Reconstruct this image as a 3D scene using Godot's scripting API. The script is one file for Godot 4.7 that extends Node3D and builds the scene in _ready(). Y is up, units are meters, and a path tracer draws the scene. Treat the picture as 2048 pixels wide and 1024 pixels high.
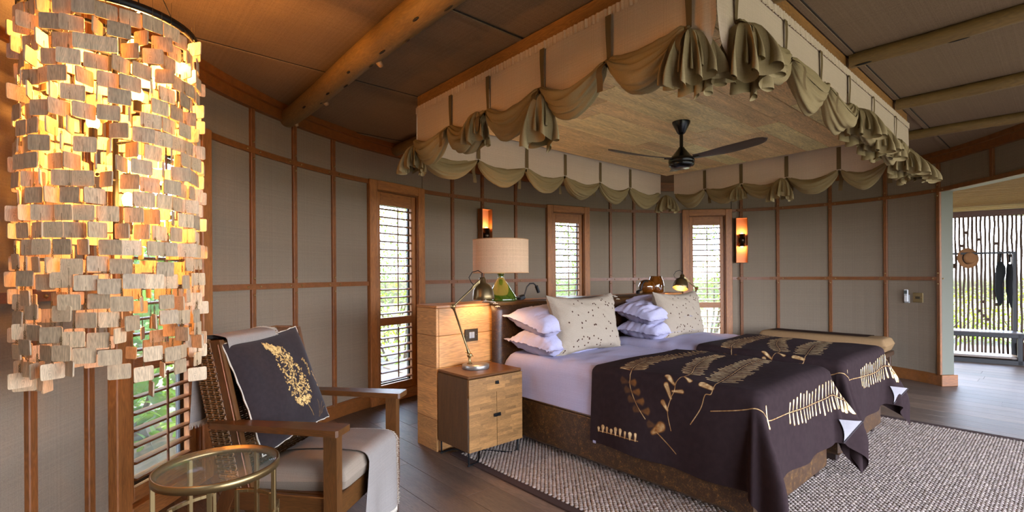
extends Node3D

# ---------------------------------------------------------------- settings
const CA := 0.75505
const SA := 0.65566
const YAW := 0.71506   # the furniture stands turned by about 41 degrees
var rng := RandomNumberGenerator.new()
var mats := {}
var texs := {}
var used := {}


func _ready():
	rng.seed = 7
	# camera
	var cam := Camera3D.new()
	cam.name = "camera"
	cam.projection = Camera3D.PROJECTION_FRUSTUM
	cam.keep_aspect = Camera3D.KEEP_HEIGHT
	cam.near = 0.05
	cam.far = 200.0
	cam.size = 0.05 * 1024.0 / 975.2
	cam.frustum_offset = Vector2(0.0, 0.05 * 37.56 / 975.2)
	cam.position = Vector3(0, 1.3, 0)
	cam.rotation = Vector3(0, 0, -0.0068)
	add_child(cam)
	cam.current = true
	# sky and exposure
	var env := Environment.new()
	env.background_mode = Environment.BG_SKY
	var sky := Sky.new()
	var sm := ProceduralSkyMaterial.new()
	sm.sky_top_color = Color(0.78, 0.85, 0.98)
	sm.sky_horizon_color = Color(0.95, 0.96, 1.0)
	sm.sky_curve = 0.12
	sm.ground_bottom_color = Color(0.30, 0.29, 0.22)
	sm.ground_horizon_color = Color(0.55, 0.56, 0.50)
	sm.energy_multiplier = 1.0
	sm.sky_energy_multiplier = 4.0
	sm.ground_energy_multiplier = 2.0
	sky.sky_material = sm
	env.sky = sky
	env.ambient_light_source = Environment.AMBIENT_SOURCE_DISABLED
	env.tonemap_mode = Environment.TONE_MAPPER_LINEAR
	env.tonemap_exposure = 0.92
	env.sdfgi_enabled = true
	env.ssao_enabled = true
	env.ssil_enabled = true
	var we := WorldEnvironment.new()
	we.name = "world_environment"
	we.environment = env
	add_child(we)
	# sun: high behind the far wall, on the leaves outside
	var sun := DirectionalLight3D.new()
	sun.name = "sun"
	sun.light_color = Color(1.0, 0.93, 0.82)
	sun.light_energy = 4.5
	sun.light_angular_distance = 2.0
	sun.shadow_enabled = true
	sun.look_at_from_position(Vector3(4.0, 9.0, -8.5), Vector3(0, 0, 0))
	add_child(sun)
	build_materials()
	build_shell()
	build_ceiling()
	build_outside()
	build_annex()
	build_partition()
	build_beds()
	build_canopy()
	build_fan()
	build_bedside()
	build_sitting()
	build_chandelier()
	build_small()


# ---------------------------------------------------------------- naming
func numbered(called: String) -> String:
	var n: int = used.get(called, 0)
	used[called] = n + 1
	return called if n == 0 else "%s_%03d" % [called, n]


func thing(called: String, label: String, category: String, at := Vector3.ZERO, yaw := 0.0, group := "") -> Node3D:
	var o := Node3D.new()
	o.name = numbered(called)
	add_child(o, true)
	o.position = at
	o.rotation.y = yaw
	tag(o, label, category, group)
	return o


func tag(o: Node, label: String, category: String, group := ""):
	o.set_meta("label", label)
	o.set_meta("category", category)
	if group != "":
		o.set_meta("group", group)


func structure(called: String, label := "") -> Node3D:
	var o := Node3D.new()
	o.name = called
	add_child(o, true)
	o.set_meta("kind", "structure")
	if label != "":
		o.set_meta("label", label)
	return o


func part(called: String, shape, m: Material, parent: Node, at := Vector3.ZERO, turn := Vector3.ZERO) -> MeshInstance3D:
	var o := MeshInstance3D.new()
	o.name = called
	o.mesh = shape.mesh() if shape is Geo else shape
	o.material_override = m
	parent.add_child(o, true)
	o.position = at
	o.rotation = turn
	return o


func solo(called: String, shape, m: Material, label: String, category: String, group := "", at := Vector3.ZERO, yaw := 0.0) -> MeshInstance3D:
	var o := part(numbered(called), shape, m, self, at, Vector3(0, yaw, 0))
	tag(o, label, category, group)
	return o


func stuff(o: Node) -> Node:
	o.set_meta("kind", "stuff")
	return o


func copy(src: Node3D, called: String, label: String, at: Vector3, yaw: float) -> Node3D:
	var o: Node3D = src.duplicate()
	o.name = numbered(called)
	add_child(o, true)
	o.position = at
	o.rotation.y = yaw
	o.set_meta("label", label)
	return o


# bed frame coordinates: t along the headboard, s towards the foot
func bw(t: float, s: float, y := 0.0) -> Vector3:
	return Vector3(-0.559 + t * CA + s * SA, y, -(3.579 + t * SA - s * CA))


func pv(p: Vector2, y: float) -> Vector3:
	return Vector3(p.x, y, -p.y)


# ---------------------------------------------------------------- geometry
class Geo:
	var st := SurfaceTool.new()
	var group := 0

	func _init():
		st.begin(Mesh.PRIMITIVE_TRIANGLES)

	func flat():
		st.set_smooth_group(-1)

	func smooth():
		group += 1
		st.set_smooth_group(group)

	func tri(a: Vector3, b: Vector3, c: Vector3, ua := Vector2.ZERO, ub := Vector2.ZERO, uc := Vector2.ZERO):
		st.set_uv(ua)
		st.add_vertex(a)
		st.set_uv(ub)
		st.add_vertex(b)
		st.set_uv(uc)
		st.add_vertex(c)

	func quad(a: Vector3, b: Vector3, c: Vector3, d: Vector3):
		tri(a, b, c)
		tri(a, c, d)

	# winding chosen so that the face looks away from o
	func out3(a: Vector3, b: Vector3, c: Vector3, o: Vector3):
		if (b - a).cross(c - a).dot((a + b + c) / 3.0 - o) > 0.0:
			tri(a, c, b)
		else:
			tri(a, b, c)

	func out4(a: Vector3, b: Vector3, c: Vector3, d: Vector3, o: Vector3):
		out3(a, b, c, o)
		out3(a, c, d, o)

	func box(c: Vector3, s: Vector3, bev := 0.0, b := Basis.IDENTITY):
		flat()
		var h := s * 0.5
		if bev <= 0.0:
			var q := []
			for i in 8:
				q.append(c + b * Vector3(h.x if i & 1 else -h.x, h.y if i & 2 else -h.y, h.z if i & 4 else -h.z))
			for f in [[0, 1, 3, 2], [4, 5, 7, 6], [0, 1, 5, 4], [2, 3, 7, 6], [0, 2, 6, 4], [1, 3, 7, 5]]:
				out4(q[f[0]], q[f[1]], q[f[2]], q[f[3]], c)
			return
		var v := minf(bev, minf(h.x, minf(h.y, h.z)) * 0.9)
		var p := []
		for i in 8:
			var g := Vector3(1 if i & 1 else -1, 1 if i & 2 else -1, 1 if i & 4 else -1)
			p.append([c + b * (g * Vector3(h.x, h.y - v, h.z - v)), c + b * (g * Vector3(h.x - v, h.y, h.z - v)), c + b * (g * Vector3(h.x - v, h.y - v, h.z))])
		for i in 8:
			out3(p[i][0], p[i][1], p[i][2], c)
		for ax in 3:
			var bit := 1 << ax
			var u := 1 << ((ax + 1) % 3)
			var w := 1 << ((ax + 2) % 3)
			for side in [0, bit]:
				out4(p[side][ax], p[side | u][ax], p[side | u | w][ax], p[side | w][ax], c)
			var a1 := (ax + 1) % 3
			var a2 := (ax + 2) % 3
			for k in [0, u, w, u | w]:
				out4(p[k][a1], p[k | bit][a1], p[k | bit][a2], p[k][a2], c)

	func bar(a: Vector3, z: Vector3, w: float, h: float, bev := 0.002, up := Vector3.UP):
		var d := (z - a).normalized()
		var u := up if absf(d.dot(up)) < 0.98 else Vector3.RIGHT
		var x := d.cross(u).normalized()
		var y := x.cross(d).normalized()
		box((a + z) * 0.5, Vector3(w, h, a.distance_to(z)), bev, Basis(x, y, d))

	func tube(pts: Array, r, n := 8, cap := true):
		smooth()
		var k := pts.size()
		var rings := []
		var up := Vector3.ZERO
		for i in k:
			var d: Vector3 = (pts[min(i + 1, k - 1)] - pts[max(i - 1, 0)]).normalized()
			if up == Vector3.ZERO:
				up = d.cross(Vector3.RIGHT if absf(d.x) < 0.8 else Vector3.UP).normalized()
			else:
				up = (up - d * up.dot(d)).normalized()
			var sd := d.cross(up)
			var rad: float = r[i] if r is Array else r
			var ring := []
			for j in n:
				var an := TAU * j / n
				ring.append(pts[i] + (up * cos(an) + sd * sin(an)) * rad)
			rings.append(ring)
		for i in k - 1:
			for j in n:
				var j2 := (j + 1) % n
				quad(rings[i][j], rings[i + 1][j], rings[i + 1][j2], rings[i][j2])
		if cap:
			flat()
			for j in n:
				var j2 := (j + 1) % n
				tri(pts[0], rings[0][j], rings[0][j2])
				tri(pts[k - 1], rings[k - 1][j2], rings[k - 1][j])

	# profile of (radius, height) from the bottom up
	func lathe(prof: Array, n := 24, xf := Transform3D.IDENTITY):
		smooth()
		for i in prof.size() - 1:
			var a: Vector2 = prof[i]
			var b: Vector2 = prof[i + 1]
			if a.distance_to(b) < 0.00001:
				smooth()
				continue
			for j in n:
				var c0 := Vector2(cos(TAU * j / n), sin(TAU * j / n))
				var c1 := Vector2(cos(TAU * (j + 1) / n), sin(TAU * (j + 1) / n))
				var p0 := xf * Vector3(a.x * c0.x, a.y, a.x * c0.y)
				var p1 := xf * Vector3(a.x * c1.x, a.y, a.x * c1.y)
				var p2 := xf * Vector3(b.x * c1.x, b.y, b.x * c1.y)
				var p3 := xf * Vector3(b.x * c0.x, b.y, b.x * c0.y)
				if a.x > 0.00001:
					tri(p0, p1, p2)
				if b.x > 0.00001:
					tri(p0, p2, p3)

	func grid(f: Callable, nu: int, nv: int, flip := false, uv0 := Vector2.ZERO, uv1 := Vector2.ONE):
		smooth()
		var rows := []
		for i in nu + 1:
			var row := []
			for j in nv + 1:
				row.append(f.call(float(i) / nu, float(j) / nv))
			rows.append(row)
		for i in nu:
			for j in nv:
				var a := Vector2(float(i) / nu, float(j) / nv)
				var e := Vector2(1.0 / nu, 1.0 / nv)
				var t := [uv0 + (uv1 - uv0) * a, uv0 + (uv1 - uv0) * (a + Vector2(e.x, 0)), uv0 + (uv1 - uv0) * (a + e), uv0 + (uv1 - uv0) * (a + Vector2(0, e.y))]
				var p := [rows[i][j], rows[i + 1][j], rows[i + 1][j + 1], rows[i][j + 1]]
				if flip:
					tri(p[0], p[3], p[2], t[0], t[3], t[2])
					tri(p[0], p[2], p[1], t[0], t[2], t[1])
				else:
					tri(p[0], p[1], p[2], t[0], t[1], t[2])
					tri(p[0], p[2], p[3], t[0], t[2], t[3])

	# polygon (x, y) extruded along z from 0 to depth
	func prism(poly: PackedVector2Array, depth: float, xf := Transform3D.IDENTITY):
		flat()
		var idx := Geometry2D.triangulate_polygon(poly)
		var mid := Vector3.ZERO
		for q in poly:
			mid += Vector3(q.x, q.y, depth * 0.5)
		mid /= poly.size()
		for i in range(0, idx.size(), 3):
			for z in [0.0, depth]:
				var t := []
				for k in 3:
					var q := poly[idx[i + k]]
					t.append(xf * Vector3(q.x, q.y, z))
				out3(t[0], t[1], t[2], xf * Vector3(mid.x, mid.y, depth * 0.5))
		var cw := Geometry2D.is_polygon_clockwise(poly)
		for i in poly.size():
			var a := poly[i]
			var b := poly[(i + 1) % poly.size()]
			var p := [xf * Vector3(a.x, a.y, 0), xf * Vector3(b.x, b.y, 0), xf * Vector3(b.x, b.y, depth), xf * Vector3(a.x, a.y, depth)]
			if cw:
				quad(p[0], p[1], p[2], p[3])
			else:
				quad(p[3], p[2], p[1], p[0])

	# a strip that stands along a plan line (x, depth), between two offsets towards the room
	func strip(pts: Array, nrm: Array, y0: float, y1: float, off0: float, off1: float):
		flat()
		for i in pts.size() - 1:
			var q := []
			for e in [[i, off0], [i + 1, off0], [i + 1, off1], [i, off1]]:
				var w: Vector2 = pts[e[0]] + nrm[e[0]] * e[1]
				q.append(Vector3(w.x, 0, -w.y))
			var lo := Vector3(0, y0, 0)
			var hi := Vector3(0, y1, 0)
			var c: Vector3 = (q[0] + q[1] + q[2] + q[3]) * 0.25 + Vector3(0, (y0 + y1) * 0.5, 0)
			out4(q[0] + lo, q[1] + lo, q[1] + hi, q[0] + hi, c)
			out4(q[3] + lo, q[2] + lo, q[2] + hi, q[3] + hi, c)
			out4(q[0] + lo, q[1] + lo, q[2] + lo, q[3] + lo, c)
			out4(q[0] + hi, q[1] + hi, q[2] + hi, q[3] + hi, c)
			if i == 0:
				out4(q[0] + lo, q[3] + lo, q[3] + hi, q[0] + hi, c)
			if i == pts.size() - 2:
				out4(q[1] + lo, q[2] + lo, q[2] + hi, q[1] + hi, c)

	func ball(c: Vector3, r: Vector3, n := 8, m := 5):
		var prof := []
		for i in m + 1:
			var a := PI * i / m - PI / 2
			prof.append(Vector2(cos(a), sin(a)))
		lathe(prof, n, Transform3D(Basis.from_scale(r), c))

	func mesh() -> ArrayMesh:
		st.generate_normals()
		return st.commit()


func rot(axis: Vector3, a: float) -> Basis:
	return Basis(axis.normalized(), a)


# ---------------------------------------------------------------- textures
func noise(kind: int, freq: float, sd: int, oct := 4) -> FastNoiseLite:
	var n := FastNoiseLite.new()
	n.noise_type = kind
	n.frequency = freq
	n.seed = sd
	n.fractal_octaves = oct
	return n


func bytes(n: FastNoiseLite, w: int) -> PackedByteArray:
	var im := n.get_seamless_image(w, w)
	im.convert(Image.FORMAT_L8)
	return im.get_data()


func tex_of(data: PackedByteArray, w: int, fmt := Image.FORMAT_L8) -> ImageTexture:
	var im := Image.create_from_data(w, w, false, fmt, data)
	im.generate_mipmaps()
	return ImageTexture.create_from_image(im)


func normal_of(data: PackedByteArray, w: int, k: float) -> ImageTexture:
	var im := Image.create_from_data(w, w, false, Image.FORMAT_L8, data)
	im.convert(Image.FORMAT_RGBA8)
	im.bump_map_to_normal_map(k)
	return ImageTexture.create_from_image(im)


func build_textures():
	var w := 512
	# wood: banded low noise (growth rings once stretched) with fine pores
	for v in 2:
		var a := bytes(noise(FastNoiseLite.TYPE_SIMPLEX_SMOOTH, 0.006, 11 + v, 3), w)
		var b := bytes(noise(FastNoiseLite.TYPE_SIMPLEX, 0.05, 23 + v, 4), w)
		var c := bytes(noise(FastNoiseLite.TYPE_VALUE, 0.35, 31 + v, 2), w)
		var d := PackedByteArray()
		d.resize(w * w)
		for i in w * w:
			var band := 0.5 + 0.5 * sin(a[i] * (0.16 if v == 0 else 0.34))
			var g: float = 0.82 + 0.11 * band + 0.14 * (b[i] / 255.0 - 0.5) + 0.11 * (c[i] / 255.0 - 0.5) + 0.16 * (a[i] / 255.0 - 0.5)
			d[i] = int(clampf(g * 255.0, 40, 255))
		texs["wood%d" % v] = tex_of(d, w)
		texs["woodn%d" % v] = normal_of(d, w, 2.0)
	# linen: threads both ways
	var dl := PackedByteArray()
	dl.resize(256 * 256)
	var r := RandomNumberGenerator.new()
	r.seed = 5
	var lx := []
	var ly := []
	for i in 256:
		lx.append(r.randf())
		ly.append(r.randf())
	for y in 256:
		for x in 256:
			var g: float = 0.90 + 0.06 * (lx[x] - 0.5) + 0.06 * (ly[y] - 0.5) + 0.06 * sin(x * PI / 2.0) * sin(y * PI / 2.0) + 0.16 * (r.randf() - 0.5)
			dl[y * 256 + x] = int(clampf(g * 255.0, 0, 255))
	texs["linen"] = tex_of(dl, 256)
	texs["linenn"] = normal_of(dl, 256, 1.5)
	# soft mottling
	var mo := bytes(noise(FastNoiseLite.TYPE_SIMPLEX_SMOOTH, 0.012, 3, 5), 256)
	var dm := PackedByteArray()
	dm.resize(256 * 256)
	for i in 256 * 256:
		dm[i] = int(255.0 * (0.80 + 0.20 * (mo[i] / 255.0)))
	texs["mottle"] = tex_of(dm, 256)
	# worn leather: pale veins between dark cells
	var ce := noise(FastNoiseLite.TYPE_CELLULAR, 0.035, 9, 2)
	ce.cellular_return_type = FastNoiseLite.RETURN_DISTANCE2_SUB
	ce.domain_warp_enabled = true
	ce.domain_warp_amplitude = 22.0
	ce.domain_warp_frequency = 0.02
	var cd := bytes(ce, w)
	var ml := bytes(noise(FastNoiseLite.TYPE_SIMPLEX_SMOOTH, 0.01, 19, 4), w)
	var rgb := PackedByteArray()
	rgb.resize(w * w * 3)
	for i in w * w:
		var vein := 1.0 - smoothstep(0.0, 0.22, cd[i] / 255.0)
		var m := ml[i] / 255.0
		var k := clampf(vein * (0.15 + 1.1 * m), 0, 1)
		var col := Color(0.22, 0.135, 0.065).lerp(Color(0.54, 0.385, 0.17), clampf(k * 0.9 + (m - 0.45) * 0.5, 0, 1))
		rgb[i * 3] = int(col.r * 255)
		rgb[i * 3 + 1] = int(col.g * 255)
		rgb[i * 3 + 2] = int(col.b * 255)
	texs["leather"] = tex_of(rgb, w, Image.FORMAT_RGB8)


class Print:
	var w: int
	var h: int
	var d := PackedFloat32Array()

	func _init(ww: int, hh: int):
		w = ww
		h = hh
		d.resize(w * h)

	# soft capsule stamp, a and b in pixels
	func dab(a: Vector2, b: Vector2, ra: float, rb: float, soft := 1.5, amount := 1.0):
		var m: float = max(ra, rb) + soft
		var x0 := int(maxf(0.0, minf(a.x, b.x) - m))
		var x1 := int(min(w - 1.0, max(a.x, b.x) + m))
		var y0 := int(max(0.0, min(a.y, b.y) - m))
		var y1 := int(min(h - 1.0, max(a.y, b.y) + m))
		var ab := b - a
		var l2: float = max(ab.length_squared(), 0.0001)
		for y in range(y0, y1 + 1):
			for x in range(x0, x1 + 1):
				var p := Vector2(x, y)
				var t := clampf((p - a).dot(ab) / l2, 0, 1)
				var e := p.distance_to(a + ab * t) - lerpf(ra, rb, t)
				var k := (1.0 - smoothstep(-soft, soft, e)) * amount
				if k > d[y * w + x]:
					d[y * w + x] = k

	func image(ground: Color, mid: Color, ink: Color, wear: FastNoiseLite) -> Image:
		var im := Image.create(w, h, false, Image.FORMAT_RGB8)
		for y in h:
			for x in w:
				var k := d[y * w + x]
				var n := wear.get_noise_2d(x, y)
				var c := ground * (1.0 + 0.07 * n)
				if k > 0.01:
					k = clampf(k * (1.0 + 0.35 * n), 0, 1)
					c = ground.lerp(mid, clampf(k * 2.0, 0, 1)).lerp(ink, clampf(k * 2.0 - 1.0, 0, 1))
				c.a = 1.0
				im.set_pixel(x, y, c)
		im.generate_mipmaps()
		return im


func along(pts: Array, f: float) -> Vector2:
	# position on a smooth line through pts
	var n := pts.size() - 1
	var x := clampf(f, 0, 1) * n
	var i := int(min(x, n - 1))
	var p0: Vector2 = pts[max(i - 1, 0)]
	var p1: Vector2 = pts[i]
	var p2: Vector2 = pts[i + 1]
	var p3: Vector2 = pts[min(i + 2, n)]
	return p1.cubic_interpolate(p2, p0, p3, x - i)


# a frond on the throw's print; points in metres of cloth
func frond(pr: Print, pts: Array, k: Vector2, off: Vector2, from: float, count: int, len0: float, len1: float, wid: float, lean: float, amount: float, soft: float, rnd: RandomNumberGenerator):
	var prev := (along(pts, 0.0) + off) * k
	for i in range(1, 61):
		var p := (along(pts, i / 60.0) + off) * k
		pr.dab(prev, p, 0.0022 * k.x, 0.0022 * k.x, 1.0, 0.85)
		prev = p
	for i in count:
		var f := from + (1.0 - from) * (i + 0.5) / count
		var p := along(pts, f)
		var dir := (along(pts, f + 0.01) - along(pts, f - 0.01)).normalized()
		var prof := sin(PI * clampf(0.18 + 0.8 * float(i) / count, 0, 1))
		for sd in [-1.0, 1.0]:
			var nrm: Vector2 = Vector2(-dir.y, dir.x) * sd
			var ln := lerpf(len0, len1, float(i) / count) * (0.55 + 0.45 * prof) * rnd.randf_range(0.75, 1.1)
			var tip: Vector2 = p + (nrm + dir * lean).normalized() * ln
			var a := (p.lerp(tip, 0.14) + off) * k
			var b := (tip + off) * k
			pr.dab(a, b, wid * k.x * rnd.randf_range(0.5, 0.8), wid * k.x * rnd.randf_range(0.9, 1.3), soft, amount)


func build_prints():
	var wear := noise(FastNoiseLite.TYPE_SIMPLEX, 0.03, 77, 4)
	var rnd := RandomNumberGenerator.new()
	rnd.seed = 21
	# throw print: cloth is 2.016 m across and 1.57 m long, starting at s = 0.98
	var pr := Print.new(1024, 800)
	var k := Vector2(1024 / 2.016, 800 / 1.52)
	var off := Vector2(0.48, -0.98)
	frond(pr, [Vector2(-0.24, 1.40), Vector2(-0.17, 1.338), Vector2(-0.10, 1.296), Vector2(-0.05, 1.279), Vector2(0.0, 1.275), Vector2(0.17, 1.2), Vector2(0.43, 1.14), Vector2(0.68, 1.15), Vector2(1.05, 1.21)], k, off, 0.52, 34, 0.10, 0.085, 0.0040, 0.55, 0.92, 1.8, rnd)
	for q in [Vector2(-0.05, 1.27), Vector2(-0.10, 1.30), Vector2(-0.15, 1.33), Vector2(-0.20, 1.37), Vector2(-0.27, 1.47)]:
		for sd in [-1, 1]:
			for j in 7:
				var an := -0.5 + j * 0.17
				var tip: Vector2 = q + Vector2(-sin(an) * 0.030 + 0.006, sd * cos(an) * 0.052)
				pr.dab((q + off) * k, (tip + off) * k, 0.002 * k.x, 0.005 * k.x, 5.0, 0.30 if sd < 0 else 0.5)
	frond(pr, [Vector2(-0.28, 1.565), Vector2(-0.18, 1.541), Vector2(-0.10, 1.561), Vector2(-0.03, 1.586), Vector2(0.154, 1.583), Vector2(0.457, 1.448), Vector2(0.742, 1.365), Vector2(0.932, 1.377)], k, off, 0.56, 26, 0.085, 0.065, 0.0050, 0.5, 1.0, 1.4, rnd)
	for q in [[Vector2(-0.02, 1.58), Vector2(0.03, 1.51), 0.018], [Vector2(-0.10, 1.56), Vector2(-0.03, 1.53), 0.02], [Vector2(-0.06, 1.57), Vector2(-0.05, 1.63), 0.014], [Vector2(-0.17, 1.54), Vector2(-0.13, 1.51), 0.018], [Vector2(0.06, 1.6), Vector2(0.02, 1.66), 0.015]]:
		pr.dab((q[0] + off) * k, (q[1] + off) * k, q[2] * 0.4 * k.x, q[2] * 0.8 * k.x, 2.5, 0.75)
	frond(pr, [Vector2(-0.215, 1.685), Vector2(-0.118, 1.742), Vector2(-0.04, 1.765), Vector2(0.003, 1.803), Vector2(0.32, 1.737), Vector2(0.651, 1.675), Vector2(0.98, 1.66)], k, off, 0.56, 25, 0.11, 0.085, 0.0052, 0.35, 1.0, 1.2, rnd)
	pr.dab((Vector2(0.0, 1.8) + off) * k, (Vector2(0.02, 1.73) + off) * k, 0.009 * k.x, 0.018 * k.x, 2.0, 0.85)
	# the big frond on the foot
	var f4 := [Vector2(-0.12, 1.80), Vector2(-0.09, 1.94), Vector2(-0.04, 2.06), Vector2(0.03, 2.155), Vector2(0.2, 2.178), Vector2(0.62, 2.20), Vector2(1.10, 2.20), Vector2(1.22, 2.21)]
	frond(pr, f4, k, off, 0.62, 25, 0.085, 0.095, 0.0082, 0.18, 1.0, 1.2, rnd)
	pr.dab((Vector2(0.03, 2.155) + off) * k, (Vector2(0.035, 2.09) + off) * k, 0.024 * k.x, 0.006 * k.x, 1.5, 1.0)
	pr.dab((Vector2(0.03, 2.155) + off) * k, (Vector2(0.07, 2.21) + off) * k, 0.024 * k.x, 0.006 * k.x, 1.5, 1.0)
	# flowers along the side hem
	var pa := Vector2(-0.40, 1.05)
	var pb := Vector2(-0.38, 1.36)
	pr.dab((pa + off) * k, (pb + off) * k, 0.0025 * k.x, 0.0025 * k.x, 1.0, 0.7)
	for j in 9:
		var q := pa.lerp(pb, j / 8.5)
		pr.dab((q + off) * k, (q + Vector2(0.035 * rnd.randf_range(0.5, 1.2), 0.0) + off) * k, 0.006 * k.x, rnd.randf_range(0.008, 0.016) * k.x, 1.5, 0.85)
	pr.dab((Vector2(-0.30, 1.47) + off) * k, (Vector2(-0.40, 1.60) + off) * k, 0.003 * k.x, 0.002 * k.x, 1.0, 0.7)
	pr.dab((Vector2(-0.31, 1.45) + off) * k, (Vector2(-0.27, 1.50) + off) * k, 0.012 * k.x, 0.03 * k.x, 4.0, 0.6)
	var im := pr.image(Color(0.185, 0.142, 0.14), Color(0.50, 0.33, 0.17), Color(0.90, 0.80, 0.60), wear)
	texs["throw_print"] = ImageTexture.create_from_image(im)
	# cushion print: a pale flower spike
	var cp := Print.new(512, 512)
	var spine := [Vector2(350, 470), Vector2(318, 400), Vector2(300, 330), Vector2(290, 230), Vector2(262, 130), Vector2(235, 75), Vector2(196, 48)]
	var last := along(spine, 0.0)
	for i in range(1, 51):
		var p := along(spine, i / 50.0)
		cp.dab(last, p, 1.4, 1.4, 1.0, 0.8)
		last = p
	for i in 400:
		var f := pow(rnd.randf(), 1.25) * 0.80 + 0.20
		var c := along(spine, f)
		var spread := 76.0 * pow(sin(PI * clampf(pow((f - 0.17) / 0.83, 0.60), 0.001, 0.999)), 1.2) + 4.0
		var q := c + Vector2(rnd.randf_range(-1.0, 1.0) * spread, rnd.randf_range(-14, 14))
		for j in 4:
			var an := rnd.randf() * TAU
			cp.dab(q, q + Vector2(cos(an), sin(an)) * rnd.randf_range(4, 7), 1.6, 3.0, 1.2, rnd.randf_range(0.65, 1.0))
	for br in [[Vector2(405, 170), Vector2(425, 215), Vector2(415, 260)], [Vector2(452, 250), Vector2(470, 300), Vector2(480, 340)]]:
		for i in 40:
			var c := along(br, rnd.randf())
			var an := rnd.randf() * TAU
			cp.dab(c, c + Vector2(cos(an), sin(an)) * 8.0, 1.5, 3.0, 1.2, 0.75)
	for ln in [[Vector2(405, 490), Vector2(415, 430), Vector2(410, 400)], [Vector2(412, 490), Vector2(440, 440), Vector2(465, 420)], [Vector2(430, 480), Vector2(455, 455), Vector2(480, 450)]]:
		var l0: Vector2 = ln[0]
		for i in range(1, 16):
			var p := along(ln, i / 15.0)
			cp.dab(l0, p, 1.6, 1.4, 1.0, 0.55)
			l0 = p
	texs["spike_print"] = ImageTexture.create_from_image(cp.image(Color(0.185, 0.155, 0.155), Color(0.45, 0.32, 0.16), Color(0.86, 0.72, 0.46), wear))
	# dotted cushion: small dark stitches on linen
	var dp := Print.new(512, 320)
	for i in 62:
		for tries in 20:
			var q := Vector2(rnd.randf_range(24, 488), rnd.randf_range(18, 302))
			var ok := true
			for dx in [-22, 0, 22]:
				for dy in [-22, 0, 22]:
					if dp.d[int(clampf(q.y + dy, 0, 319)) * 512 + int(clampf(q.x + dx, 0, 511))] > 0.1:
						ok = false
			if ok:
				dp.dab(q, q + Vector2(1, 0.5), 4.0, 4.0, 1.2, 1.0)
				break
	texs["dot_print"] = ImageTexture.create_from_image(dp.image(Color(0.58, 0.525, 0.455), Color(0.4, 0.3, 0.25), Color(0.20, 0.13, 0.11), noise(FastNoiseLite.TYPE_SIMPLEX, 0.2, 5, 2)))


# ---------------------------------------------------------------- materials
func plain(col: Color, rough := 0.6, metal := 0.0) -> StandardMaterial3D:
	var m := StandardMaterial3D.new()
	m.albedo_color = col
	m.roughness = rough
	m.metallic = metal
	m.cull_mode = BaseMaterial3D.CULL_DISABLED
	return m


func tri_mat(col: Color, rough: float, t: String, scale: Vector3, nrm := "", ns := 0.5) -> StandardMaterial3D:
	var m := plain(col, rough)
	m.albedo_texture = texs[t]
	m.uv1_triplanar = true
	m.uv1_scale = scale
	if nrm != "":
		m.normal_enabled = true
		m.normal_texture = texs[nrm]
		m.normal_scale = ns
	return m


# grain runs along axis 0 = x, 1 = y, 2 = z of the object
func wood(col: Color, axis: int, k := 0, rough := 0.5, dens := 5.0) -> StandardMaterial3D:
	var key := "wood%s_%d_%d_%.2f_%.1f" % [col.to_html(), axis, k, rough, dens]
	if mats.has(key):
		return mats[key]
	var sc := Vector3(dens, dens, dens)
	sc[axis] = dens * 0.11
	var m := tri_mat(col, rough, "wood%d" % (k % 2), sc, "woodn%d" % (k % 2), 0.35)
	m.uv1_offset = Vector3(0.37 * k, 0.21 * k, 0.53 * k)
	mats[key] = m
	return m


func cloth(name: String, col: Color, sc := 6.0, rim := 0.0) -> StandardMaterial3D:
	var m := tri_mat(col, 0.95, "linen", Vector3(sc, sc, sc), "linenn", 0.5)
	m.metallic_specular = 0.2
	if rim > 0:
		m.rim_enabled = true
		m.rim = rim
	mats[name] = m
	return m


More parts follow.
